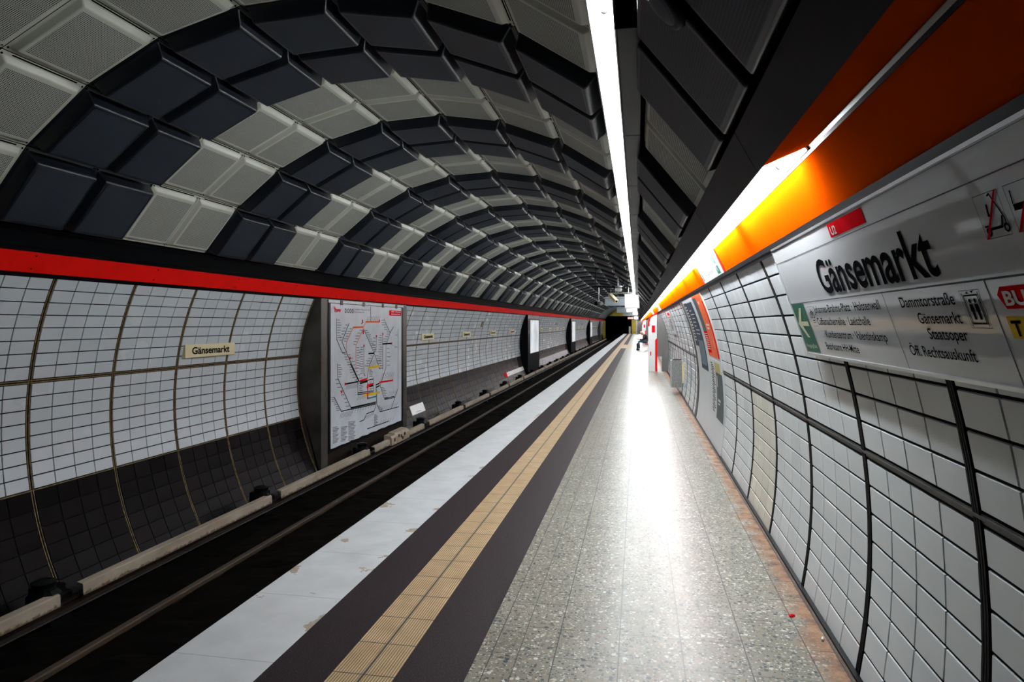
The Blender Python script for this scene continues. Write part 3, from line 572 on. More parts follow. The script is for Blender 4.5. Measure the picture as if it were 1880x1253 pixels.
# ------------------------------------------------------------ ceiling lamps (row along the crown)
LP = 1.76
def copy_tree(o, parent=None):
    c = o.copy(); COL.objects.link(c)
    if parent is not None: c.parent = parent
    for ch in [x for x in COL.objects if x.parent == o]: copy_tree(ch, c)
    return c
def make_ceiling_lamp():
    r = MB()
    r.prism([(-.245, 3.115), (-.235, 3.105), (-.118, 3.125), (-.106, 2.94), (-.099, 2.94), (-.104, 3.16), (-.245, 3.16)], 0, LP - .012)
    root = r.build('tube_lamp', M['white_metal'])
    s = MB(); s.box(-.0985, .022, -.004, LP - .016, 2.938, 3.15, 0, .006)
    s.build('side_housing', M['black'], root)
    t = MB(); t.tube((-.155, .05, 3.075), (-.155, LP - .07, 3.075), .016, 10); t.build('fluorescent_tube', M['tube'], root, smooth=True)
    for y in (.07, LP - .13):
        q = MB(); q.lathe((-.155, y, 3.075), (0, 1, 0), [(0, .0155), (.004, .020), (.026, .020), (.03, .0155)], 12); q.box(-.170, -.140, y + .006, y + .024, 3.075, 3.12)
        q.build('tube_socket', M['white_metal'], root)
    return root
lamp0 = make_ceiling_lamp()
kids = [x for x in COL.objects if x.parent == lamp0]
NL = 61
for k in range(NL):
    if k == 0: o = lamp0
    else:
        o = lamp0.copy(); COL.objects.link(o)
        for ch in kids:
            c = ch.copy(); c.parent = o; COL.objects.link(c)
    o.location = (0, 3.08 + LP * k, 0)
    tag(o, f'white fluorescent lamp under the tunnel crown, {ordinal(k + 1)} of the ceiling row from the camera', 'lamp', 'ceiling lamps')

def make_cove_lamp():
    A = Vector((.457, 2.196)); B = Vector((.615, 2.263)); d = (B - A).normalized(); n = Vector((d[1], -d[0]))
    up = -n
    r = MB()
    W = lambda u, w: tuple(A + d * u + n * w)
    L_ = (B - A).length
    r.prism([W(0.002, -.010), W(L_, -.010), W(L_, .014), W(L_ - .004, .014), W(L_ - .010, 0), W(.010, 0), W(.006, .006), W(0.002, .006)], 0, LP - .01)
    root = r.build('cove_lamp', M['white_metal'])
    e_ = MB(); e_.prism([W(L_ + .001, -.012), W(L_ + .010, -.012), W(L_ + .010, .019), W(L_ - .003, .019), W(L_ - .003, .0145), W(L_ + .001, .0145)], 0, LP - .01); e_.build('edge_strip', M['cab_brown'], root)  # dark strip put in for the shaded gap between lamp and gutter
    c = A + d * .085 + n * .016
    t = MB(); t.tube((c[0], .05, c[1]), (c[0], LP - .08, c[1]), .015, 10); t.build('fluorescent_tube', M['tube_cove'], root, smooth=True)
    for y in (.07, LP - .14):
        q = MB(); q.lathe((c[0], y, c[1]), (0, 1, 0), [(0, .0145), (.004, .019), (.026, .019), (.03, .0145)], 12)
        q.build('tube_socket', M['white_metal'], root)
    return root
lamp1 = make_cove_lamp(); kids = [x for x in COL.objects if x.parent == lamp1]
for k in range(NL):
    if k == 0: o = lamp1
    else:
        o = lamp1.copy(); COL.objects.link(o)
        for ch in kids:
            c = ch.copy(); c.parent = o; COL.objects.link(c)
    o.location = (0, 2.65 + LP * k, 0)
    tag(o, f'white fluorescent lamp in the orange cove above the right wall, {ordinal(k + 1)} from the camera', 'lamp', 'cove lamps')

# ------------------------------------------------------------ flat prints: frames, polygons, lettering
class Frame:
    def __init__(s, O, U, V):
        s.O = Vector(O); s.U = Vector(U).normalized(); s.V = Vector(V).normalized(); s.N = s.V.cross(s.U).normalized()
    def p(s, u, v, d=0): return s.O + s.U * u + s.V * v + s.N * d
class Curved:
    """u along the wall (towards the camera from y0), v down the right wall's arc from angle a0"""
    def __init__(s, y0, a0, r): s.y0 = y0; s.a0 = a0; s.r = r
    def p(s, u, v, d=0):
        a = s.a0 - math.degrees(v / R); q = ring(a, s.r - d); return Vector((q[0], s.y0 - u, q[1]))
def rect(u0, u1, v0, v1): return [(u0, v0), (u1, v0), (u1, v1), (u0, v1)]
def seg(a, b, w):
    dx, dy = b[0] - a[0], b[1] - a[1]; l = math.hypot(dx, dy) or 1; nx, ny = -dy / l * w / 2, dx / l * w / 2
    ex, ey = dx / l * w * .3, dy / l * w * .3
    return [(a[0] - ex + nx, a[1] - ey + ny), (b[0] + ex + nx, b[1] + ey + ny), (b[0] + ex - nx, b[1] + ey - ny), (a[0] - ex - nx, a[1] - ey - ny)]
def poly_line(pts, w): return [seg(a, b, w) for a, b in zip(pts, pts[1:])]
def disc(u, v, r, n=18, r2=None): r2 = r2 or r; return [(u + r * cos(2 * pi * i / n), v + r2 * sin(2 * pi * i / n)) for i in range(n)]
def annulus(u, v, r, w, n=20):
    o = []
    for i in range(n):
        a, b = 2 * pi * i / n, 2 * pi * (i + 1) / n
        o.append([(u + r * cos(a), v + r * sin(a)), (u + r * cos(b), v + r * sin(b)), (u + (r - w) * cos(b), v + (r - w) * sin(b)), (u + (r - w) * cos(a), v + (r - w) * sin(a))])
    return o
def prints(name, fr, polys, mat, parent, d=.0015, label=None):
    b = MB()
    for k, P in enumerate(polys):
        if isinstance(fr, Curved) and max(q[1] for q in P) - min(q[1] for q in P) > .12 and len(P) == 4:
            n = 8
            for i in range(n):
                f0, f1 = i / n, (i + 1) / n
                l = lambda a, c, f: (a[0] + (c[0] - a[0]) * f, a[1] + (c[1] - a[1]) * f)
                b.face([fr.p(*l(P[0], P[3], f0), d), fr.p(*l(P[1], P[2], f0), d), fr.p(*l(P[1], P[2], f1), d), fr.p(*l(P[0], P[3], f1), d)])
        else: b.face([fr.p(u, v, d) for u, v in P])
    o = b.build(name, mat, parent)
    if label: o['label'] = label
    return o
def lettering(txt, fr, u0, u1, vtop, vbase, mat, parent, d=.002, bold=0.0, name='lettering'):
    """vtop = top of the capitals, vbase = base line"""
    def raw(s):
        c = bpy.data.curves.new('t', 'FONT'); c.body = s; c.offset = bold; c.resolution_u = 4; c.fill_mode = 'FRONT'
        o = bpy.data.objects.new('t', c); me = bpy.data.meshes.new_from_object(o)
        bpy.data.objects.remove(o); bpy.data.curves.remove(c); return me
    mh = raw('H'); cap = max(v.co.y for v in mh.vertices); bpy.data.meshes.remove(mh)
    me = raw(txt); x0 = min(v.co.x for v in me.vertices); x1 = max(v.co.x for v in me.vertices)
    for v in me.vertices:
        u = u0 + (v.co.x - x0) / (x1 - x0) * (u1 - u0); w = vbase - v.co.y / cap * (vbase - vtop)
        v.co = fr.p(u, w, d)
    me.name = name; me.materials.clear(); me.materials.append(mat); me.update()
    return add_obj(name, me, parent)

# ------------------------------------------------------------ the big station name sign
T2, B2 = Vector((.70, 0, 1.985)), Vector((.882, 0, 1.452)); SH = (B2 - T2).length; SL = 3.1
S = Frame((.70, 3.755, 1.985), (0, -1, 0), B2 - T2)
b = MB()
def sbox(b, u0, u1, v0, v1, d0, d1, m=0):
    P = [S.p(u, v, d) for d in (d0, d1) for u, v in ((u0, v0), (u1, v0), (u1, v1), (u0, v1))]
    n = len(b.v); b.v += [tuple(q) for q in P]
    for f in ((0, 1, 2, 3), (7, 6, 5, 4), (0, 4, 5, 1), (1, 5, 6, 2), (2, 6, 7, 3), (3, 7, 4, 0)):
        b.f.append(tuple(n + i for i in f)); b.m.append(m); b.uv.append([(0, 0)] * 4)
sbox(b, 0, SL, 0, SH, -.035, 0)
sign = b.build('station_sign', M['sign'])
tag(sign, 'large white station name sign reading Gänsemarkt on the right tiled wall', 'sign')
b = MB(); sbox(b, 0, SL, SH, SH + .012, -.035, .007); sbox(b, 0, SL, -.010, 0, -.035, .004); sbox(b, -.004, 0, -.010, SH + .012, -.035, .003)
b.build('frame', M['alu'], sign)
b = MB()
for u in (.35, 1.5, 2.6): sbox(b, u, u + .05, .1, .46, -.075, -.035)
b.build('wall_bracket', M['black'], sign)
prints('rule', S, [rect(0, SL, .073, .0765), rect(0, SL, .2945, .2995), rect(1.340, 1.3445, .2995, SH), rect(2.008, 2.0125, .2995, SH), rect(0, SL, .004, .0055)], M['grey_ink'], sign, .001)
lettering('Gänsemarkt', S, .688, 1.815, .124, .267, M['ink'], sign, bold=.020)
o = prints('line_badge', S, [rect(1.041, 1.434, .010, .0625)], M['red_ink'], sign, label='red line badge')
lettering('U2', S, 1.066, 1.131, .023, .055, M['white_ink'], o, .003, .025)
for (t, u0, u1, base, cap) in (('Johannes-Brahms-Platz · Holstenwall', .419, 1.285, .353, .319), ('Caffamacherreihe · Laeiszhalle', .412, 1.128, .411, .377),
        ('Kundenzentrum · Valentinskamp', .478, 1.240, .471, .437), ('Bezirksamt HH-Mitte', .412, .880, .530, .496),
        ('Dammtorstraße', 1.468, 1.832, .3525, .319), ('Gänsemarkt', 1.562, 1.832, .405, .372), ('Staatsoper', 1.594, 1.831, .453, .420), ('Öff. Rechtsauskunft', 1.408, 1.836, .511, .477)):
    lettering(t, S, u0, u1, cap, base, M['ink'], sign, bold=.010)
g = prints('exit_arrow_field', S, [rect(.016, .262, .2995, SH - .006)], M['green_ink'], sign, label='green field with white arrow')
prints('arrow', S, [[(.030, .405), (.150, .322), (.190, .322), (.105, .393), (.235, .393), (.235, .417), (.105, .417), (.170, .478), (.130, .478)]], M['cream_ink'], g, .003)
lettering('Ausgang/Exit', S, .040, .240, .512, .532, M['cream_ink'], g, .003)
fr_ = lambda u0, u1, v0, v1, w: [rect(u0, u1, v0, v0 + w), rect(u0, u1, v1 - w, v1), rect(u0, u0 + w, v0, v1), rect(u1 - w, u1, v0, v1)]
# small bicycle pictogram
prints('bicycle_pictogram', S, fr_(.311, .406, .320, .418, .0012) + annulus(.337, .362, .016, .004) + annulus(.380, .362, .016, .004) + poly_line([(.337, .362), (.352, .343), (.374, .343), (.380, .362)], .004) + poly_line([(.352, .343), (.361, .362), (.374, .343)], .004) + poly_line([(.346, .336), (.356, .336)], .005) + [rect(.34, .38, .386, .391), rect(.335, .385, .397, .400)], M['ink'], sign)
prints('note_mark', S, fr_(.412, .470, .440, .470, .001) + [rect(.45, .458, .452, .462)], M['grey_ink'], sign)
# lift pictogram
def man(u, v, s): return [disc(u, v, .0062 * s), [(u - .009 * s, v + .009 * s), (u + .009 * s, v + .009 * s), (u + .011 * s, v + .030 * s), (u + .007 * s, v + .030 * s), (u + .006 * s, v + .052 * s), (u - .006 * s, v + .052 * s), (u - .007 * s, v + .030 * s), (u - .011 * s, v + .030 * s)]]
prints('lift_pictogram', S, fr_(1.869, 1.970, .318, .418, .0012) + fr_(1.884, 1.955, .330, .408, .004) + [rect(1.878, 1.881, .324, .414), rect(1.958, 1.961, .324, .414)] + man(1.908, .346, .95) + man(1.934, .346, .95) + [[(1.90, .327), (1.908, .321), (1.916, .327)], [(1.925, .321), (1.941, .321), (1.933, .327)]], M['ink'], sign)
o = prints('bus_badge', S, [[(2.044, .337), (2.065, .318), (2.30, .318), (2.30, .371), (2.065, .371)]], M['red_ink'], sign, label='red arrow-shaped bus badge')
lettering('BUS', S, 2.070, 2.195, .3285, .3615, M['white_ink'], o, .003, .03)
o = prints('taxi_badge', S, [rect(2.046, 2.26, .389, .442)], M['yellow_ink'], sign, label='yellow taxi badge')
lettering('TAXI', S, 2.060, 2.20, .398, .434, M['ink'], o, .003, .03)
# scooter pictogram with red slash
o = prints('scooter_pictogram', S, fr_(2.093, 2.195, .108, .209, .0012) + poly_line([(2.153, .116), (2.162, .113), (2.187, .170)], .0042) + [seg((2.187, .170), (2.186, .184), .004)] + poly_line([(2.115, .188), (2.168, .188), (2.180, .166)], .006) + annulus(2.184, .192, .0105, .005) + annulus(2.112, .193, .0105, .005) + [seg((2.137, .135), (2.132, .158), .007), seg((2.132, .158), (2.14, .158), .005), seg((2.103, .180), (2.122, .180), .004)], M['ink'], sign)
prints('red_slash', S, [[(2.186, .108), (2.195, .108), (2.104, .209), (2.093, .209)]], M['red_ink'], o, .003)
o = prints('bench_pictogram', S, fr_(2.220, 2.322, .108, .209, .0012) + [seg((2.238, .122), (2.234, .148), .004), rect(2.232, 2.312, .150, .164)], M['ink'], sign)
prints('red_slash', S, [[(2.313, .108), (2.322, .108), (2.231, .209), (2.220, .209)]], M['red_ink'], o, .003)

# ------------------------------------------------------------ exit sign on the orange band
X = Curved(7.42, 28.55, R - .012)
b = MB(); b.arcslab(24.95, 28.6, 5.86, 7.42, R - .006, R - .012, 0, 3)
o = tag(b.build('exit_sign', M['white_ink']), 'white and green exit sign fixed on the orange band', 'sign')
prints('green_bar', X, [rect(1.27, 1.46, .025, .195), rect(.06, .15, .03, .19)], M['green_ink'], o)
prints('arrow', X, [[(1.30, .11), (1.36, .05), (1.38, .05), (1.345, .10), (1.44, .10), (1.44, .12), (1.345, .12), (1.38, .17), (1.36, .17)]], M['white_ink'], o, .003)
lettering('Gänsemarkt', X, .38, 1.10, .06, .095, M['ink'], o)
lettering('Ausgang Exit', X, .38, 1.10, .12, .155, M['ink'], o)
b = MB(); b.arcslab(25.1, 28.7, 5.74, 5.80, R - .004, R - .014, 0, 3); b.arcslab(25.1, 28.7, 7.46, 7.50, R - .004, R - .014, 0, 3)
b.build('end_clip', M['red'], o)
# small red and white plate far along the band
b = MB(); b.arcslab(24.9, 28.6, 21.3, 23.6, R - .006, R - .014, 0, 3)
o = tag(b.build('band_sign', M['white_ink']), 'white plate with red square on the orange band above the red and white column', 'sign')
prints('red_square', Curved(23.6, 28.6, R - .014), [rect(.2, .95, .03, .17)], M['red_ink'], o)
b = MB(); b.arcslab(24.6, 28.6, 30.0, 33.0, R - .006, R - .014, 0, 3)
o = tag(b.build('band_sign', M['white_ink']), 'white plate with blue square on the orange band beyond the red and white column', 'sign')
prints('blue_square', Curved(33.0, 28.6, R - .014), [rect(.5, 2.2, .04, .2)], pbr('blue_print', (.02, .05, .30), .4), o)

# ------------------------------------------------------------ posters on the right wall
b = MB(); b.arcslab(24.2, -10.3, 8.36, 11.72, R + .002, R - .012, 0, 18)
board = tag(b.build('poster_board', pbr('white_board', (.60, .63, .65), .3, var=.06, scale=2)), 'tall curved white board carrying posters on the right wall', 'poster board')
b = MB(); b.arcslab(24.3, -10.3, 11.72, 12.02, R + .004, R - .02, 0, 18)
b.build('edge_strip', pbr('black_speckled_stone', (.03, .03, .027), .4, var=.9, scale=60, bump=.3), board)
RB = R - .012
def poster(y1, y0, a1, a0, mat, label, name='poster'):
    b = MB(); b.arcslab(a1, a0, y0, y1, RB, RB - .003, 0)
    return tag(b.build(name, mat), label, 'poster', 'posters on the white board'), Curved(y1, a1, RB - .003)
def vv(a1, a): return rad(a1 - a) * R
# narrow dark poster on the left of the board
o, C = poster(11.02, 10.05, 23.0, 5.2, M['navy_ink'], 'long narrow dark blue poster at the left of the white board')
prints('printed_lines', C, [rect(.12 + .05 * (i % 3), .5 + .1 * ((i * 3) % 4), .12 + .062 * i, .135 + .062 * i) for i in range(7)], M['white_ink'], o)
prints('photo', C, [rect(.1, .88, .60, .98)], pbr('blue_photo', (.10, .16, .21), .35, spec=.03, var=.7, scale=3), o)
b = MB(); b.arcslab(23.2, 11.0, 11.05, 11.55, RB, RB - .004, 0)
o = tag(b.build('notice', pbr('black_speckled_print', (.045, .045, .045), .4, spec=.03, var=.95, scale=30)), 'black speckled notice beside the dark blue poster, along the board edge', 'notice', 'posters on the white board')
prints('printed_lines', Curved(11.55, 23.2, RB - .004), [rect(.08, .42, .06 + .05 * i, .08 + .05 * i) for i in range(12)], M['white_ink'], o)
# upper poster: dark picture left, orange right
o, C = poster(9.62, 8.42, 24.0, 9.6, M['orange_ink'], 'orange poster with a dark picture, upper right of the white board')
prints('photo', C, [rect(.0, .46, .03, .50)], pbr('dark_photo', (.06, .075, .09), .35, spec=.03, var=.8, scale=5), o)
prints('white_lettering', C, [rect(.62, .98, .40, .425), rect(.62, .90, .445, .47), rect(.6, .75, .09, .13)] + [rect(.9, .94, .62 + .025 * i, .635 + .025 * i) for i in range(4)], M['white_ink'], o)
prints('red_strip', C, [rect(0, .46, .50, .80), rect(1.1, 1.2, .1, .84)], M['red_ink'], o)
prints('fine_print', C, [rect(.06, .40, .53 + .03 * i, .543 + .03 * i) for i in range(8)], M['white_ink'], o, .002)
# lower poster
o, C = poster(9.66, 8.42, 9.0, -4.0, M['white_ink'], 'pale text and dark picture poster, lower right of the white board')
prints('photo', C, [rect(.56, 1.24, .16, .76)], pbr('teal_dark_photo', (.035, .055, .06), .35, spec=.03, var=.85, scale=5), o)
prints('yellow_field', C, [rect(.56, 1.1, .03, .16)], pbr('yellow_green_print', (.42, .40, .14), .4, spec=.03, scale=8), o)
prints('fine_print', C, [rect(.05 + .07 * (i % 2), .3 + .05 * (i % 4), .05 + .026 * i, .064 + .026 * i) for i in range(26)], M['navy_ink'], o)
prints('white_lettering', C, [rect(.7, .95, .5, .53), rect(.7, .9, .55, .57), rect(.65, .72, .2, .35)], M['white_ink'], o, .003)
# framed notice further along
b = MB(); b.arcslab(23.2, 12.8, 16.8, 18.9, R + .002, R - .014, 0)
o = tag(b.build('notice_board', M['white_ink']), 'white notice with red lettering between poster board and red white column', 'notice board')
C = Curved(18.9, 23.2, R - .014)
prints('red_print', C, [rect(.4, 1.5, .05, .12), rect(.3, 1.0, .17, .19)], M['red_ink'], o)
prints('fine_print', C, [rect(.25, 1.1 + .1 * (i % 3), .23 + .04 * i, .25 + .04 * i) for i in range(8)], M['grey_ink'], o)
b = MB(); b.arcslab(12.8, 12.2, 16.8, 18.9, R, R - .02, 0); b.arcslab(23.2, 12.2, 16.74, 16.8, R, R - .02, 0); b.build('frame', M['galv'], o)

# ------------------------------------------------------------ litter bin on the right wall
b = MB(); b.prism([(.75, .15), (1.00, .15), (1.01, .70), (.97, .765), (.77, .765), (.75, .745)], 15.70, 16.12)
binn = tag(b.build('litter_bin', M['galv']), 'galvanised steel litter bin hung low on the right tiled wall', 'bin')
b = MB(); b.box(.748, .762, 15.692, 16.13, .15, .76); b.box(.985, 1.0, 15.69, 15.70, .15, .76); b.build('corner_flange', M['alu'], binn)
b = MB(); b.prism([(.765, .767), (.98, .767), (.98, .785), (.80, .785)], 15.74, 16.08); b.build('lid', M['black'], binn)
b = MB(); b.box(1.0, 1.035, 15.66, 15.69, .25, .72); b.tube((1.0, 15.675, .3), (.99, 15.66, .68), .01); b.build('wall_bracket', M['beige'], binn)

# ------------------------------------------------------------ red and white information columns
def column(y, dx=0.0):
    prof = [(.35, 0), (.35, 1.62), (.365, 1.72), (.41, 1.82), (.50, 1.89), (.63, 1.93), (.63, 0)]
    b = MB(); b.prism([(x + dx, z) for x, z in prof], y, y + .30)
    root = b.build('information_column', M['white_metal'])
    b = MB(); p = [(.338, 1.52), (.338, 1.64), (.355, 1.74), (.41, 1.845), (.50, 1.912), (.645, 1.955)]; q = [(.645, 1.925), (.51, 1.872), (.44, 1.81), (.405, 1.73), (.392, 1.65), (.392, 1.52)]
    P = p + q
    for i in range(5):
        b.prism([(p[i][0] + dx, p[i][1]), (p[i + 1][0] + dx, p[i + 1][1]), (q[4 - i][0] + dx, q[4 - i][1]), (q[5 - i][0] + dx, q[5 - i][1])], y - .012, y + .31)
    b.build('red_top_edge', M['red'], root)
    b = MB(); b.prism([(.575 + dx, 0), (.575 + dx, 1.04), (.60 + dx, 1.09), (.648 + dx, 1.12), (.648 + dx, 0)], y - .012, y + .31); b.build('red_side_strip', M['red'], root)
    b = MB(); b.box(.465 + dx, .572 + dx, y - .014, y, 1.31, 1.55, 0, .008); b.build('emergency_button_plate', M['red_ink'], root)
    b = MB(); b.box(.41 + dx, .445 + dx, y - .012, y, .53, .66, 0, .006); b.build('lock_plate', M['red_ink'], root)
    b = MB(); P = [(.648, .5)] + [ring(-2 + 2.2 * i, R - .004) for i in range(0, 11)] + [(.648, 1.90)]
    b.prism([(x + (dx if k in (0, len(P) - 1) else 0), z) for k, (x, z) in enumerate(P)], y + .02, y + .28); b.build('side_panel', M['grey_metal'], root)
    b = MB(); b.prism([(.80, 0), (.80, .5), ring(-2, R - .004), ring(-10.3, R - .004)], y + .03, y + .27); b.build('side_foot', M['grey_metal'], root)
    return root
tag(column(23.15), 'tall white column with red rounded top edge standing nearest on the platform', 'column', 'red and white columns')
tag(column(52.0, -.03), 'white and red column standing beyond the seated person', 'column', 'red and white columns')

# ------------------------------------------------------------ left wall: map cabinet and lit screens
def cabinet(y0, y1, label, mats, name='steel_cabinet'):
    P = [(-5.29, -1.12), (-5.29, 2.035)] + [ring(155.0 + 3.2 * i, R - .004) for i in range(18)]
    P = [q for q in P if q[1] > -1.13]
    b = MB(); b.prism(P, y0, y1); return tag(b.build(name, mats), label, 'cabinet', 'steel cabinets on the left wall')
cab = cabinet(10.58, 14.86, 'brown steel wall cabinet with a large network map, across the track', M['cab_metal'])
b = MB(); b.box(-5.2915, -5.286, 10.83, 14.62, -1.1, 2.02); b.build('front_panel', M['cab_brown'], cab)
b = MB(); b.box(-5.292, -5.284, 10.58, 10.83, -1.1, 2.03); b.box(-5.292, -5.284, 14.62, 14.86, -1.1, 2.03); b.build('side_post', M['cab_metal'], cab)
b = MB(); b.box(-5.292, -5.272, 10.83, 10.905, -.66, 1.98); b.box(-5.292, -5.275, 14.50, 14.60, -.6, 1.98); b.box(-5.292, -5.275, 10.9, 14.5, -.64, -.605); b.build('frame', M['black'], cab)
b = MB(); b.box(-5.292, -5.268, 10.83, 14.62, 1.972, 2.022); b.build('top_rail', M['galv'], cab)
for y in (11.3, 12.3, 13.3, 14.1):
    b = MB(); b.box(-5.268, -5.258, y, y + .09, 1.94, 2.02); b.build('clip', M['cab_metal'], cab)
MF = Frame((-5.275, 10.92, 1.96), (0, 1, 0), (0, 0, -1))
b = MB()
nu, nv = 24, 2
edge = [(.0 + 3.565 * i / nu, 2.552 + .008 * math.sin(i * 1.9) + .004 * math.sin(i * 4.1)) for i in range(nu + 1)]
for i in range(nu):
    u0, u1 = edge[i][0], edge[i + 1][0]
    b.face([MF.p(u0, 0), MF.p(u1, 0), MF.p(u1, edge[i + 1][1]), MF.p(u0, edge[i][1])])
    b.face([MF.p(u0, edge[i][1]), MF.p(u1, edge[i + 1][1]), MF.p(u1, edge[i + 1][1], -.012), MF.p(u0, edge[i][1], -.012)])
sheet = b.build('map_sheet', M['paper'], cab); sheet['label'] = 'pale transit network map sheet'
def mp(name, keys, w, mat, d=.002):
    P = []
    for k in keys:
        for l in MAP[k]: P += poly_line(l, w)
    return prints(name, MF, P, mat, sheet, d)
mp('network_lines', ['black'], .018, M['ink']); mp('trunk_lines', ['thickblack'], .030, M['ink'], .0025)
mp('orange_lines', ['orange'], .034, M['orange_ink'], .003); mp('orange_branches', ['thinorange'], .018, M['orange_ink'], .003)
mp('yellow_lines', ['yellow'], .048, M['yellow_ink'], .003); mp('red_lines', ['red'], .036, M['red_ink'], .0035)
mp('teal_lines', ['teal'], .030, M['teal_ink'], .003)
mp('stop_names', ['label'], .013, M['grey_ink'], .0015); mp('slanted_names', ['hatch'], .012, M['grey_ink'], .0015)
prints('terminus_marks', MF, [disc(u, v, .03, 10) for u, v in MAP['dots']], M['red_ink'], sheet, .004)
u, v = MAP['red'][2][1]; prints('position_arrow', MF, [[(u, v - .12), (u + .06, v), (u + .025, v + .02), (u + .025, v + .22), (u - .025, v + .22), (u - .025, v + .02), (u - .06, v)]], M['red_ink'], sheet, .004)
lettering('hvv', MF, .15, .41, .068, .150, M['red_ink'], sheet, .004, .03)
prints('small_mark', MF, [seg((.10, .05), (.13, .10), .012), seg((.15, .045), (.15, .09), .012)], M['red_ink'], sheet)
prints('network_symbols', MF, annulus(.61, .118, .042, .016, 12) + annulus(.72, .118, .042, .016, 12) + annulus(.82, .118, .042, .016, 12) + annulus(.92, .118, .042, .016, 12), M['ink'], sheet)
lettering('Schnellbahn-/Regionalverkehr', MF, .985, 1.74, .066, .098, M['grey_ink'], sheet)
lettering('Rapid Transit/Regional Rail', MF, .985, 1.46, .118, .150, M['grey_ink'], sheet)
o = prints('red_box', MF, [rect(2.80, 3.545, .068, .180)], M['red_ink'], sheet, .003)
prints('printed_lines', MF, [rect(2.92, 3.10, .09, .105), rect(3.16, 3.50, .09, .105), rect(2.92, 3.46, .14, .155)], M['white_ink'], o, .004)
# lit screens
t = NT('lit_poster_screen'); v_ = t.coord(); vs = t.scalev(v_, (1, .8, .55)); n_ = t.noise(vs, 1.6, 5)
t.base((.5, .5, .5)); t.emit(t.ramp(n_, [(.3, (.30, .34, .37)), (.5, (.52, .57, .60)), (.62, (.72, .76, .79))]), .62); M['screen'] = t.mat
for k, (y0, y1, nm) in enumerate(((32.4, 36.3, 'nearest'), (54.0, 57.9, 'middle'), (75.7, 79.5, 'farthest'))):
    c = cabinet(y0, y1, f'black wall cabinet with a lit white screen, {nm} of the three across the track', M['black'])
    b = MB(); b.box(-5.292, -5.278, y0 + .55, y1 - .30, .05, 1.86); b.build('screen_frame', M['black'], c)
    b = MB(); b.box(-5.279, -5.272, y0 + .66, y1 - .40, .12, 1.79); b.build('lit_screen', M['screen'], c)
    b = MB(); b.box(-5.292, -5.286, y0, y1, 1.87, 2.03); b.build('head_panel', M['cab_metal'], c)
    b = MB(); b.box(-5.293, -5.283, y0 + .22, y0 + .30, 1.1, 1.3); b.build('lock_plate', M['galv'], c)
c = cabinet(97.0, 100.5, 'grey wall cabinet without a screen near the far tunnel mouth', M['cab_metal'])
b = MB(); b.box(-5.292, -5.28, 97.6, 100.0, .0, 1.9); b.build('door', M['slate'], c)

# small station name plates along the left wall
YS = [7.55, 17.0, 21.2, 25.35, 29.47, 38.9, 42.95, 47.05, 51.05, 60.6, 64.7, 68.95, 73.1, 82.3, 86.4, 90.5]
for k, y in enumerate(YS):
    b = MB(); b.box(-5.675, -5.615, y, y + 1.06, 1.165, 1.335, 0, .006)
    o = b.build('name_plate', M['beige'])
    lettering('Gänsemarkt', Frame((-5.614, y, 1.335), (0, 1, 0), (0, 0, -1)), .13, .93, .034, .124, M['ink'], o, bold=.028)
    tag(o, f'small beige Gänsemarkt plate on the left tiled wall, {ordinal(k + 1)} from the camera', 'sign', 'beige name plates')
    b = MB(); b.box(-5.70, -5.675, y + .1, y + .9, 1.19, 1.31); b.build('wall_mount', M['black'], o)
# tags and strips on the left wall
b = MB(); p, q = ring(161.8, R - .003), ring(164.6, R - .003); b.arcslab(161.3, 164.9, 23.62, 23.92, R, R - .02)
tag(b.build('plaque', M['rust']), 'narrow brown plaque upright on the left tiled wall above the plates', 'plaque')
b = MB(); b.arcslab(161.6, 164.4, 24.85, 25.0, R, R - .02)
tag(b.build('plaque', M['galv']), 'narrow pale plaque on the left tiled wall beside the brown one', 'plaque')
for k, y in enumerate((46.0, 47.0, 67.2, 68.1, 84.5)):
    b = MB(); b.arcslab(161.6, 164.4, y, y + .2, R, R - .02)
    tag(b.build('plaque', M['cab_metal']), f'small dark plaque high on the far left tiled wall, {ordinal(k + 1)} beyond the nearest lit screen', 'plaque', 'dark plaques far along')
b = MB(); b.arcslab(198.2, 202.2, 15.78, 16.80, R + .002, R - .008)
o = tag(b.build('track_plate', M['white_metal']), 'white enamel plate on the dark tiles beside the map cabinet', 'sign')
class LCurve:
    def p(s, u, v, d=0):
        q = ring(198.2 + math.degrees(v / R), R - .008 - d); return Vector((q[0], 15.78 + u, q[1]))
prints('fixing_screw', LCurve(), [disc(.09, .14, .03, 10), disc(.93, .10, .03, 10)], M['ink'], o)
prints('faded_print', LCurve(), [seg((.2, .15), (.8, .11), .05), rect(.25, .75, .06, .08), rect(.3, .7, .18, .195)], M['grey_ink'], o)
b = MB()
for i in range(17):
    y = 27.6 + .28 * i
    b.arcslab(198.8, 202.0, y, y + .2, R + .002, R - .008, 1 if i < 2 else 0, 1)
tag(b.build('marker_strip', [M['white_metal'], M['red_ink']]), 'row of white track markers starting red on the dark tiles', 'marker strip')
b = MB()
for i in range(46):
    y = 36.6 + .36 * i
    b.arcslab(198.0, 204.5, y, y + .3, R + .002, R - .006, 0, 1)
tag(b.build('marker_strip', pbr('pale_grey_plate', (.16, .16, .17), .4, var=.6, scale=3)), 'long pale strip of plates on the dark tiles beyond the nearest lit screen', 'marker strip')

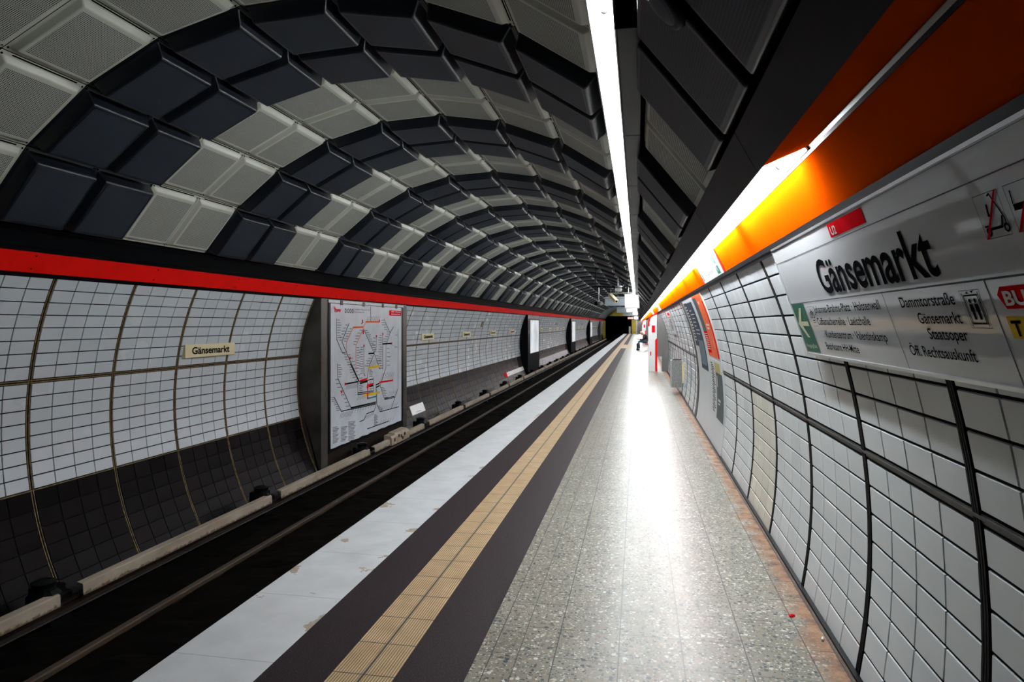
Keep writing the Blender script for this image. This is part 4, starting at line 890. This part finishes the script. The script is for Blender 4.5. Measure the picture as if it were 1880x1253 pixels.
# ------------------------------------------------------------ track: running rails, guarded live rail
prof = [(-.07, 0), (.07, 0), (.07, .012), (.012, .03), (.010, .12), (.036, .132), (.036, .168), (.026, .176), (-.026, .176), (-.036, .168), (-.036, .132), (-.010, .12), (-.012, .03), (-.07, .012)]
for x, lab in ((-4.27, 'far steel running rail of the track, nearest the left wall'), (-2.835, 'near steel running rail under the platform edge')):
    if x > -3: continue
    b = MB(); b.prism([(x + a, -1.122 + c) for a, c in prof], Y_A, Y_B + 10)
    b.m = [0] * len(b.m)
    for q in (3, 4, 10, 11, 12, 13, 0, 1, 2): b.m[q] = 1
    o = b.build('running_rail', [M['rail'], M['cab_brown']]); tag(o, lab, 'rail')
b = MB(); b.prism([(-4.98, -.93), (-4.90, -.93), (-4.905, -.92), (-4.93, -.90), (-4.93, -.86), (-4.90, -.84), (-4.90, -.82), (-4.98, -.82), (-4.98, -.84), (-4.95, -.86), (-4.95, -.90), (-4.975, -.92)], Y_A, Y_B)
tag(b.build('live_rail', M['cab_brown']), 'dark live rail hidden under the cream guard along the left wall', 'rail')
GP = [5.03 + 3.37 * k for k in range(-1, 31)]
def guard_mesh(L):
    b = MB()
    b.prism([(0, 0), (.006, .098), (.014, .106), (.07, .118), (.078, .112), (.078, .104), (.024, .092), (.012, .084), (.010, 0)], 0, L)
    return b.mesh('rail_guard', [M['cover']])
def shifted(me_flip):
    for v in me_flip.vertices: v.co.x = -v.co.x
    me_flip.flip_normals(); return me_flip
gm = shifted(guard_mesh(3.13))
for k, (a, c) in enumerate(zip(GP, GP[1:])):
    if abs(a - 11.77) < .2: continue
    o = add_obj('rail_guard', gm, None, (-4.85, a + .13, -.822))
    if k > 0 or True: tag(o, f'cream rusty guard board over the live rail, {ordinal(k + 1)} along the left wall', 'rail guard', 'live rail guard boards')
for y0, L, lab in ((11.90, .78, 'short cream guard board just before the splice block'), (13.82, 1.05, 'short cream guard board just after the splice block')):
    tag(add_obj('rail_guard', shifted(guard_mesh(L)), None, (-4.85, y0, -.822)), lab, 'rail guard', 'live rail guard boards')
b = MB(); b.prism([(-4.835, -.84), (-4.835, -.70), (-4.86, -.655), (-5.0, -.64), (-5.0, -.84)], 12.72, 13.78)
o = tag(b.build('splice_block', pbr('cream_splice_cover', (.27, .215, .155), .55, var=.4, scale=6, spec=.15)), 'chunky cream splice block on the live rail below the map', 'splice block')
b = MB(); b.prism([(-4.84, -.70), (-4.865, -.63), (-4.99, -.61), (-5.0, -.70)], 12.95, 13.70); b.build('cap', pbr('cream_cap_cover', (.29, .235, .175), .55, var=.35, scale=7, spec=.15), o)
b = MB()
for y, z in ((12.86, -.74), (13.1, -.69), (13.25, -.72), (13.33, -.77), (13.45, -.70)): b.box(-4.834, -4.826, y, y + .05, z - .04, z + .02)
b.build('bolt', M['cab_brown'], o)
def bracket():
    b = MB(); b.box(-5.10, -4.95, 0, .22, -1.12, -.76, 0, .015); b.box(-5.2, -5.0, .02, .2, -1.12, -.70)
    root = b.build('guard_bracket', M['black'])
    b = MB(); b.lathe((-5.0, -.02, -.78), (0, 0, 1), [(0, .13), (.06, .13), (.10, .09), (.13, .085), (.17, .10), (.19, .05)], 12); b.build('insulator', M['black'], root)
    return root
b0 = bracket(); ins = [x for x in COL.objects if x.parent == b0][0]
for k, y in enumerate(GP[1:]):
    if k == 0: o = b0
    else:
        o = b0.copy(); COL.objects.link(o); c = ins.copy(); c.parent = o; COL.objects.link(c)
    o.location = (0, y - .11, 0)
    tag(o, f'black support bracket between cream guard boards, {ordinal(k + 1)} from the camera', 'bracket', 'live rail brackets')

# ------------------------------------------------------------ loudspeaker in the right ceiling
a_, y_ = 41.2, 2.44; p = ring(a_, R - .105); q = ring(a_, R - .17)
ax = Vector((q[0] - p[0], 0, q[1] - p[1]))
b = MB(); b.lathe((p[0], y_, p[1]), ax, [(0, .10), (.03, .105), (.05, .10), (.055, .085)], 28)
o = tag(b.build('loudspeaker', M['black'], smooth=True), 'round black loudspeaker on the nearest right ceiling panel', 'loudspeaker')
b = MB(); b.lathe((p[0], y_, p[1]), ax, [(.052, .084), (.060, .06), (.064, .03), (.065, .005)], 28); b.build('grille', M['face_dark'], o)
q2 = Vector((p[0], y_ + .095, p[1])) + ax.normalized() * .03
b = MB(); b.box(q2.x - .015, q2.x + .015, q2.y, q2.y + .014, q2.z - .01, q2.z + .01); b.build('clip', M['galv'], o)

# ------------------------------------------------------------ hanging things over the platform, far along
def hang_box(name, x0, x1, y, z0, z1, depth, mat, label, cat, group=None, rods=(), face=None):
    b = MB(); b.box(x0, x1, y, y + depth, z0, z1, 0, .015); o = b.build(name, mat)
    tag(o, label, cat, group)
    for rx in rods:
        zt = CZ + math.sqrt(max(.1, R * R - (rx - CX) ** 2))
        b = MB(); b.tube((rx, y + depth / 2, z1 - .01), (rx, y + depth / 2, zt + .03), .018, 8); b.build('hanger', M['grey_metal'], o)
    if face:
        b = MB(); b.box(x0 + .05, x1 - .05, y - .006, y + .01, z0 + .05, z1 - .05); b.build('lit_face', face, o)
    return o
hang_box('platform_sign', -.55, .075, 29.2, 2.27, 2.88, .22, M['white_metal'], 'square lit white box sign hanging nearest over the platform', 'sign', 'hanging white box signs', (-.40,), M['litsign'])
hang_box('platform_sign', -.60, -.02, 36.0, 2.21, 2.45, .2, M['white_metal'], 'small lit white sign hanging just below and behind the square one', 'sign', 'hanging white box signs', (-.4,), M['litsign'])
hang_box('platform_sign', -.45, .02, 60.0, 2.35, 2.76, .2, M['white_metal'], 'third lit white box sign hanging further down the platform', 'sign', 'hanging white box signs', (-.3,), M['litsign'])
hang_box('platform_sign', -.48, .08, 85.0, 2.17, 2.52, .2, M['white_metal'], 'farthest lit white box sign above the platform end', 'sign', 'hanging white box signs', (-.3,), M['litsign'])
for x0, x1, y, z0, z1, nm in ((-1.74, -.1, 36.4, 2.58, 3.06, 'nearest'), (-1.84, -.2, 60.4, 2.60, 3.08, 'second'), (-1.82, -.59, 85.4, 2.62, 2.95, 'farthest')):
    o = hang_box('train_indicator', x0, x1, y, z0, z1, .35, pbr('blue_grey_case_' + nm, (.30, .34, .37), .4, var=.08), f'long blue-grey train indicator box hanging across the platform edge, {nm} one', 'indicator', 'train indicator boxes', (x0 + .3, x1 - .3))
    b = MB(); b.box(x0, x1, y - .01, y, z1 - .1, z1 - .08); b.build('seam', M['slate'], o)
    b = MB(); b.tube((x0 + .2, y - .012, z1 - .17), (x0 + .2, y, z1 - .17), .015, 8); b.tube((x1 - .5, y - .012, z1 - .17), (x1 - .5, y, z1 - .17), .015, 8); b.build('screw', M['black'], o)
o = hang_box('signal_lamp', -1.28, -.51, 85.0, 2.14, 2.48, .25, M['black'], 'red lit signal box over the far end of the platform', 'signal', None, (-1.1,))
b = MB(); b.box(-1.24, -.55, 84.985, 85.0, 2.20, 2.42); b.build('red_display', M['litred'], o)
# camera bar with cctv camera
YC = 26.0
b = MB(); b.tube((-1.08, YC, 2.78), (-.12, YC, 2.78), .018, 10); bar = b.build('camera_bar', M['galv'])
tag(bar, 'thin horizontal pipe bracket carrying the surveillance camera', 'bracket')
b = MB(); b.tube((-.75, YC, 2.78), (-.75, YC, 3.50), .02, 8); b.build('drop_pipe', M['grey_metal'], bar)
b = MB(); b.box(-.86, -.62, YC - .1, YC + .1, 2.84, 2.96, 0, .01); b.build('junction_box', M['grey_metal'], bar)
b = MB(); b.lathe((-.72, YC, 3.02), (0, 0, -1), [(-.04, .14), (0, .15), (.03, .13), (.06, .06)], 16); b.build('dome_cover', M['galv'], bar)
b = MB(); c0, c1 = Vector((-1.06, YC + .25, 2.74)), Vector((-.80, YC - .15, 2.46)); d = (c1 - c0).normalized(); s = d.cross(Vector((0, 0, 1))).normalized() * .07; u_ = s.cross(d).normalized() * .055
P = [c + i * s + j * u_ for c in (c0, c1) for i, j in ((-1, -1), (1, -1), (1, 1), (-1, 1))]
n = len(b.v); b.v += [tuple(q) for q in P]
for f in ((3, 2, 1, 0), (4, 5, 6, 7), (0, 1, 5, 4), (1, 2, 6, 5), (2, 3, 7, 6), (3, 0, 4, 7)): b.f.append(f); b.m.append(0); b.uv.append([(0, 0)] * 4)
camo = tag(b.build('surveillance_camera', M['beige']), 'box surveillance camera tilted down on its pipe bracket', 'camera')
b = MB(); b.lathe(c1, d, [(-.02, .04), (.01, .045), (.02, .035)], 12); b.build('lens', M['black'], camo)
b = MB(); b.tube(c0 + Vector((0, 0, .03)), Vector((-1.06, YC, 2.79)), .015, 8); b.build('swivel', M['black'], camo)
b = MB(); b.tube((-1.72, YC, 3.03), (-.45, YC, 3.0), .03, 8); o = tag(b.build('cross_bar', M['black']), 'black cross bar hanging under the ceiling near the camera', 'bar')
b = MB(); b.tube((-1.6, YC, 3.03), (-1.6, YC, 3.80), .015, 8); b.tube((-.55, YC, 3.0), (-.55, YC, 3.37), .015, 8); b.build('hanger', M['black'], o)
b = MB(); b.tube((-1.48, YC, 3.02), (-1.48, YC, 2.50), .016, 8); o = tag(b.build('drop_rod', M['galv']), 'thin rod with two round spotlights hanging left of the camera', 'rod')
for sx in (-.09, .08):
    b = MB(); b.lathe((-1.48 + sx, YC + .05, 2.40), (sx, -.2, -.1), [(-.06, .03), (-.03, .07), (.05, .075), (.07, .06)], 14); b.build('spotlight', M['black' if sx < 0 else 'galv'], o)
    b = MB(); b.tube((-1.48, YC, 2.52), (-1.48 + sx, YC + .03, 2.42), .012, 6); b.build('arm', M['galv'], o)
b = MB(); b.box(-.27, -.07, 104.9, 105.0, 0, 2.3); tag(b.build('end_post', M['galv']), 'pale upright post at the far end of the platform', 'post')
b = MB(); b.box(-1.41, -1.13, 108.9, 109.2, 0, 1.18); tag(b.build('end_box', M['galv']), 'small pale cabinet by the dark tunnel mouth', 'cabinet')

# tactile branch across the platform
b = MB(); b.box(-1.08, -.40, 44.4, 52.3, .0, .004); tag(b.build('tactile_field', M['tactile']), 'beige tactile field branching off the guide strip by the seated person', 'tactile paving')
# small litter on the floor
b = MB(); b.box(.812, .832, 3.865, 3.89, .0, .008, 0, .002); b.box(.822, .842, 3.873, 3.884, .002, .012); tag(b.build('scrap', M['red_ink']), 'tiny red scrap lying on the floor near the right wall', 'litter')
b = MB(); b.tube((.912, 3.60, .008), (.922, 3.63, .008), .006, 8); tag(b.build('cigarette_butt', M['white_ink']), 'white cigarette butt lying at the foot of the right wall', 'litter')

# ------------------------------------------------------------ bench and seated person
YP = 41.55
b = MB()
for k in range(4): b.box(.44 + .075 * k, .50 + .075 * k, YP - .9, YP + 1.5, .385, .412, 0, .006)
bench = tag(b.build('bench', M['seat']), 'red slatted bench at the right wall behind the red and white column', 'bench')
for y in (YP - .7, YP + 1.2):
    b = MB(); b.box(.44, .98, y, y + .05, .34, .385); b.box(.90, .98, y, y + .05, .0, .37); b.build('support', M['galv'], bench)

def skin_obj(name, verts, edges, mat, parent=None, root=0, sub=2, smooth=True):
    """limbs grown from a skeleton: verts = (x,y,z,rx,ry)"""
    me = bpy.data.meshes.new(name); me.from_pydata([v[:3] for v in verts], edges, []); me.materials.append(mat)
    o = add_obj(name, me, parent)
    sk = o.modifiers.new('skin', 'SKIN'); sk.use_smooth_shade = True
    for i, v in enumerate(verts):
        d = me.skin_vertices[0].data[i]; d.radius = (v[3], v[4] if len(v) > 4 else v[3]); d.use_root = (i == root)
    s = o.modifiers.new('sub', 'SUBSURF'); s.levels = sub; s.render_levels = sub
    return o
H, S1 = Vector((.50, YP, .52)), .0
# skeleton facing -x, leaning over a newspaper
V = [(.50, YP, .53, .13, .12), (.49, YP, .66, .13, .11), (.46, YP, .80, .15, .11), (.41, YP, .91, .145, .10), (.35, YP, .97, .06), (.30, YP, 1.00, .055)]
E_ = [(0, 1), (1, 2), (2, 3), (3, 4), (4, 5)]
def chain(start, pts):
    i = start
    for p in pts: V.append(p); E_.append((i, len(V) - 1)); i = len(V) - 1
    return i
arms = []
for s in (-1, 1):
    chain(3, [(.40, YP + s * .19, .90, .062), (.36, YP + s * .235, .74, .050), (.31, YP + s * .235, .63, .044), (.16, YP + s * .17, .645, .034), (.07, YP + s * .14, .665, .026), (.03, YP + s * .135, .675, .036, .018), (-.02, YP + s * .13, .685, .034, .014)])
    chain(0, [(.46, YP + s * .10, .525, .085), (.25, YP + s * .12, .53, .072), (.05, YP + s * .13, .52, .056), (.07, YP + s * .13, .33, .050), (.10, YP + s * .13, .12, .036), (.09, YP + s * .13, .06, .036), (-.02, YP + s * .135, .035, .034, .026), (-.09, YP + s * .14, .03, .028, .02)])
person = skin_obj('person', V, E_, M['skin'])
tag(person, 'person in black jacket and jeans seated on the bench reading a paper', 'person')
# head as part of the same figure: shaped lathe with face
def head_mesh():
    bm = bmesh.new(); bmesh.ops.create_icosphere(bm, subdivisions=4, radius=1)
    for v in bm.verts:
        x, y, z = v.co
        w = .098 if z > -.2 else .098 - .035 * min(1, (-z - .2) / .8)          # narrow jaw
        X, Y, Z = x * .108, y * w * .82, z * .125
        if x < -.3:                                                             # face side (-x)
            f = math.exp(-((y / .16) ** 2))
            if -.35 < z < .15: X -= .022 * f * max(0, 1 - abs(z + .18) / .3)     # nose
            for s in (-1, 1): X += .010 * math.exp(-(((y - s * .36) / .16) ** 2 + ((z - .08) / .12) ** 2))   # eye sockets
            X += .007 * math.exp(-((y / .32) ** 2 + ((z + .52) / .05) ** 2))     # mouth
            X -= .008 * math.exp(-((y / .3) ** 2 + ((z + .85) / .14) ** 2))      # chin
        for s in (-1, 1):                                                        # ears
            Y += s * .022 * math.exp(-(((x - .05) / .14) ** 2 + ((z + .05) / .24) ** 2)) * max(0, s * y)
        v.co = (X, Y, Z)
    me = bpy.data.meshes.new('head'); bm.to_mesh(me); bm.free(); me.polygons.foreach_set('use_smooth', [True] * len(me.polygons)); me.materials.append(M['skin']); return me
hd = add_obj('head', head_mesh(), person, (.245, YP, 1.045)); hd.rotation_euler = (0, rad(-28), 0)
for s in (-1, 1):
    b = MB(); b.lathe((-.098, s * .029, .012), (-1, 0, 0), [(-.006, .006), (-.001, .012), (.004, .009), (.006, .003)], 10); b.build('eye', M['ink'], hd)
bm = bmesh.new(); bmesh.ops.create_icosphere(bm, subdivisions=4, radius=1)
bmesh.ops.delete(bm, geom=[v for v in bm.verts if not (v.co.x > -.05 and -.55 < v.co.z < .62) and not (v.co.x > .45)], context='VERTS')
for v in bm.verts: v.co = (v.co.x * .115, v.co.y * .090, v.co.z * .130)
me = bpy.data.meshes.new('hair'); bm.to_mesh(me); bm.free(); me.materials.append(M['hair'])
hr = add_obj('hair', me, hd); so = hr.modifiers.new('thick', 'SOLIDIFY'); so.thickness = .008
# clothes
JV = [(.505, YP, .50, .15, .135), (.50, YP, .66, .15, .13), (.47, YP, .80, .17, .13), (.42, YP, .91, .155, .115), (.37, YP, .965, .075)]; JE = [(0, 1), (1, 2), (2, 3), (3, 4)]
for s in (-1, 1):
    n = len(JV); JV += [(.41, YP + s * .19, .905, .08), (.37, YP + s * .24, .74, .066), (.32, YP + s * .24, .635, .058), (.16, YP + s * .172, .645, .048), (.10, YP + s * .15, .66, .042)]
    JE += [(3, n), (n, n + 1), (n + 1, n + 2), (n + 2, n + 3), (n + 3, n + 4)]
skin_obj('jacket', JV, JE, M['jacket'], person)
TV = [(.50, YP, .54, .15, .12)]; TE = []
for s in (-1, 1):
    n = len(TV); TV += [(.46, YP + s * .10, .53, .10), (.25, YP + s * .12, .535, .085), (.05, YP + s * .13, .525, .070), (.07, YP + s * .13, .33, .064), (.10, YP + s * .13, .10, .056)]
    TE += [(0, n)] + [(n + i, n + i + 1) for i in range(4)]
skin_obj('jeans', TV, TE, M['jeans'], person)
for s in (-1, 1):
    skin_obj('shoe', [(.12, YP + s * .13, .05, .048), (.02, YP + s * .135, .045, .045, .04), (-.11, YP + s * .14, .036, .038, .03)], [(0, 1), (1, 2)], M['shoe'], person, 0, 2)
    for k in range(5):                  # fingers closing on the paper edge
        y = YP + s * (.13 + .018 * (k - 2)); l = (.0, .055, .062, .058, .045)[k] if k else .04
        if k == 0: pts = [(-.005, YP + s * .105, .70, .010), (-.035, YP + s * .095, .715, .009), (-.055, YP + s * .095, .712, .008)]
        else: pts = [(-.02, y, .685, .009), (-.02 - l * .6, y, .675, .009), (-.02 - l, y, .695, .008)]
        skin_obj('finger', pts, [(0, 1), (1, 2)], M['skin'], person, 0, 1)
b = MB()
for s in (-1, 1): b.prism([(-.20, .715), (.05, .698), (.05, .702), (-.20, .719)], YP if s > 0 else YP - .29, YP + .29 if s > 0 else YP, 0)
o = tag(b.build('newspaper', M['white_ink']), 'open white newspaper held by the seated person', 'newspaper')
b = MB()
for k in range(9): b.face([(-.17 + .022 * k, YP - .25, .7195 - .0015 * k), (-.16 + .022 * k, YP - .25, .719 - .0015 * k), (-.16 + .022 * k, YP + .25, .719 - .0015 * k), (-.17 + .022 * k, YP + .25, .7195 - .0015 * k)])
b.build('printed_lines', M['grey_ink'], o)
b = MB(); b.prism([(-.08, .0), (.04, .0), (.05, .36), (.02, .42), (-.05, .42), (-.085, .36)], YP - .42, YP - .24)
o = tag(b.build('bag', M['jacket']), 'black bag standing on the floor at the feet of the seated person', 'bag')
b = MB(); b.tube((-.02, YP - .38, .41), (-.02, YP - .36, .47), .008, 6); b.tube((-.02, YP - .36, .47), (-.02, YP - .30, .47), .008, 6); b.tube((-.02, YP - .30, .47), (-.02, YP - .28, .41), .008, 6); b.build('handle', M['black'], o)
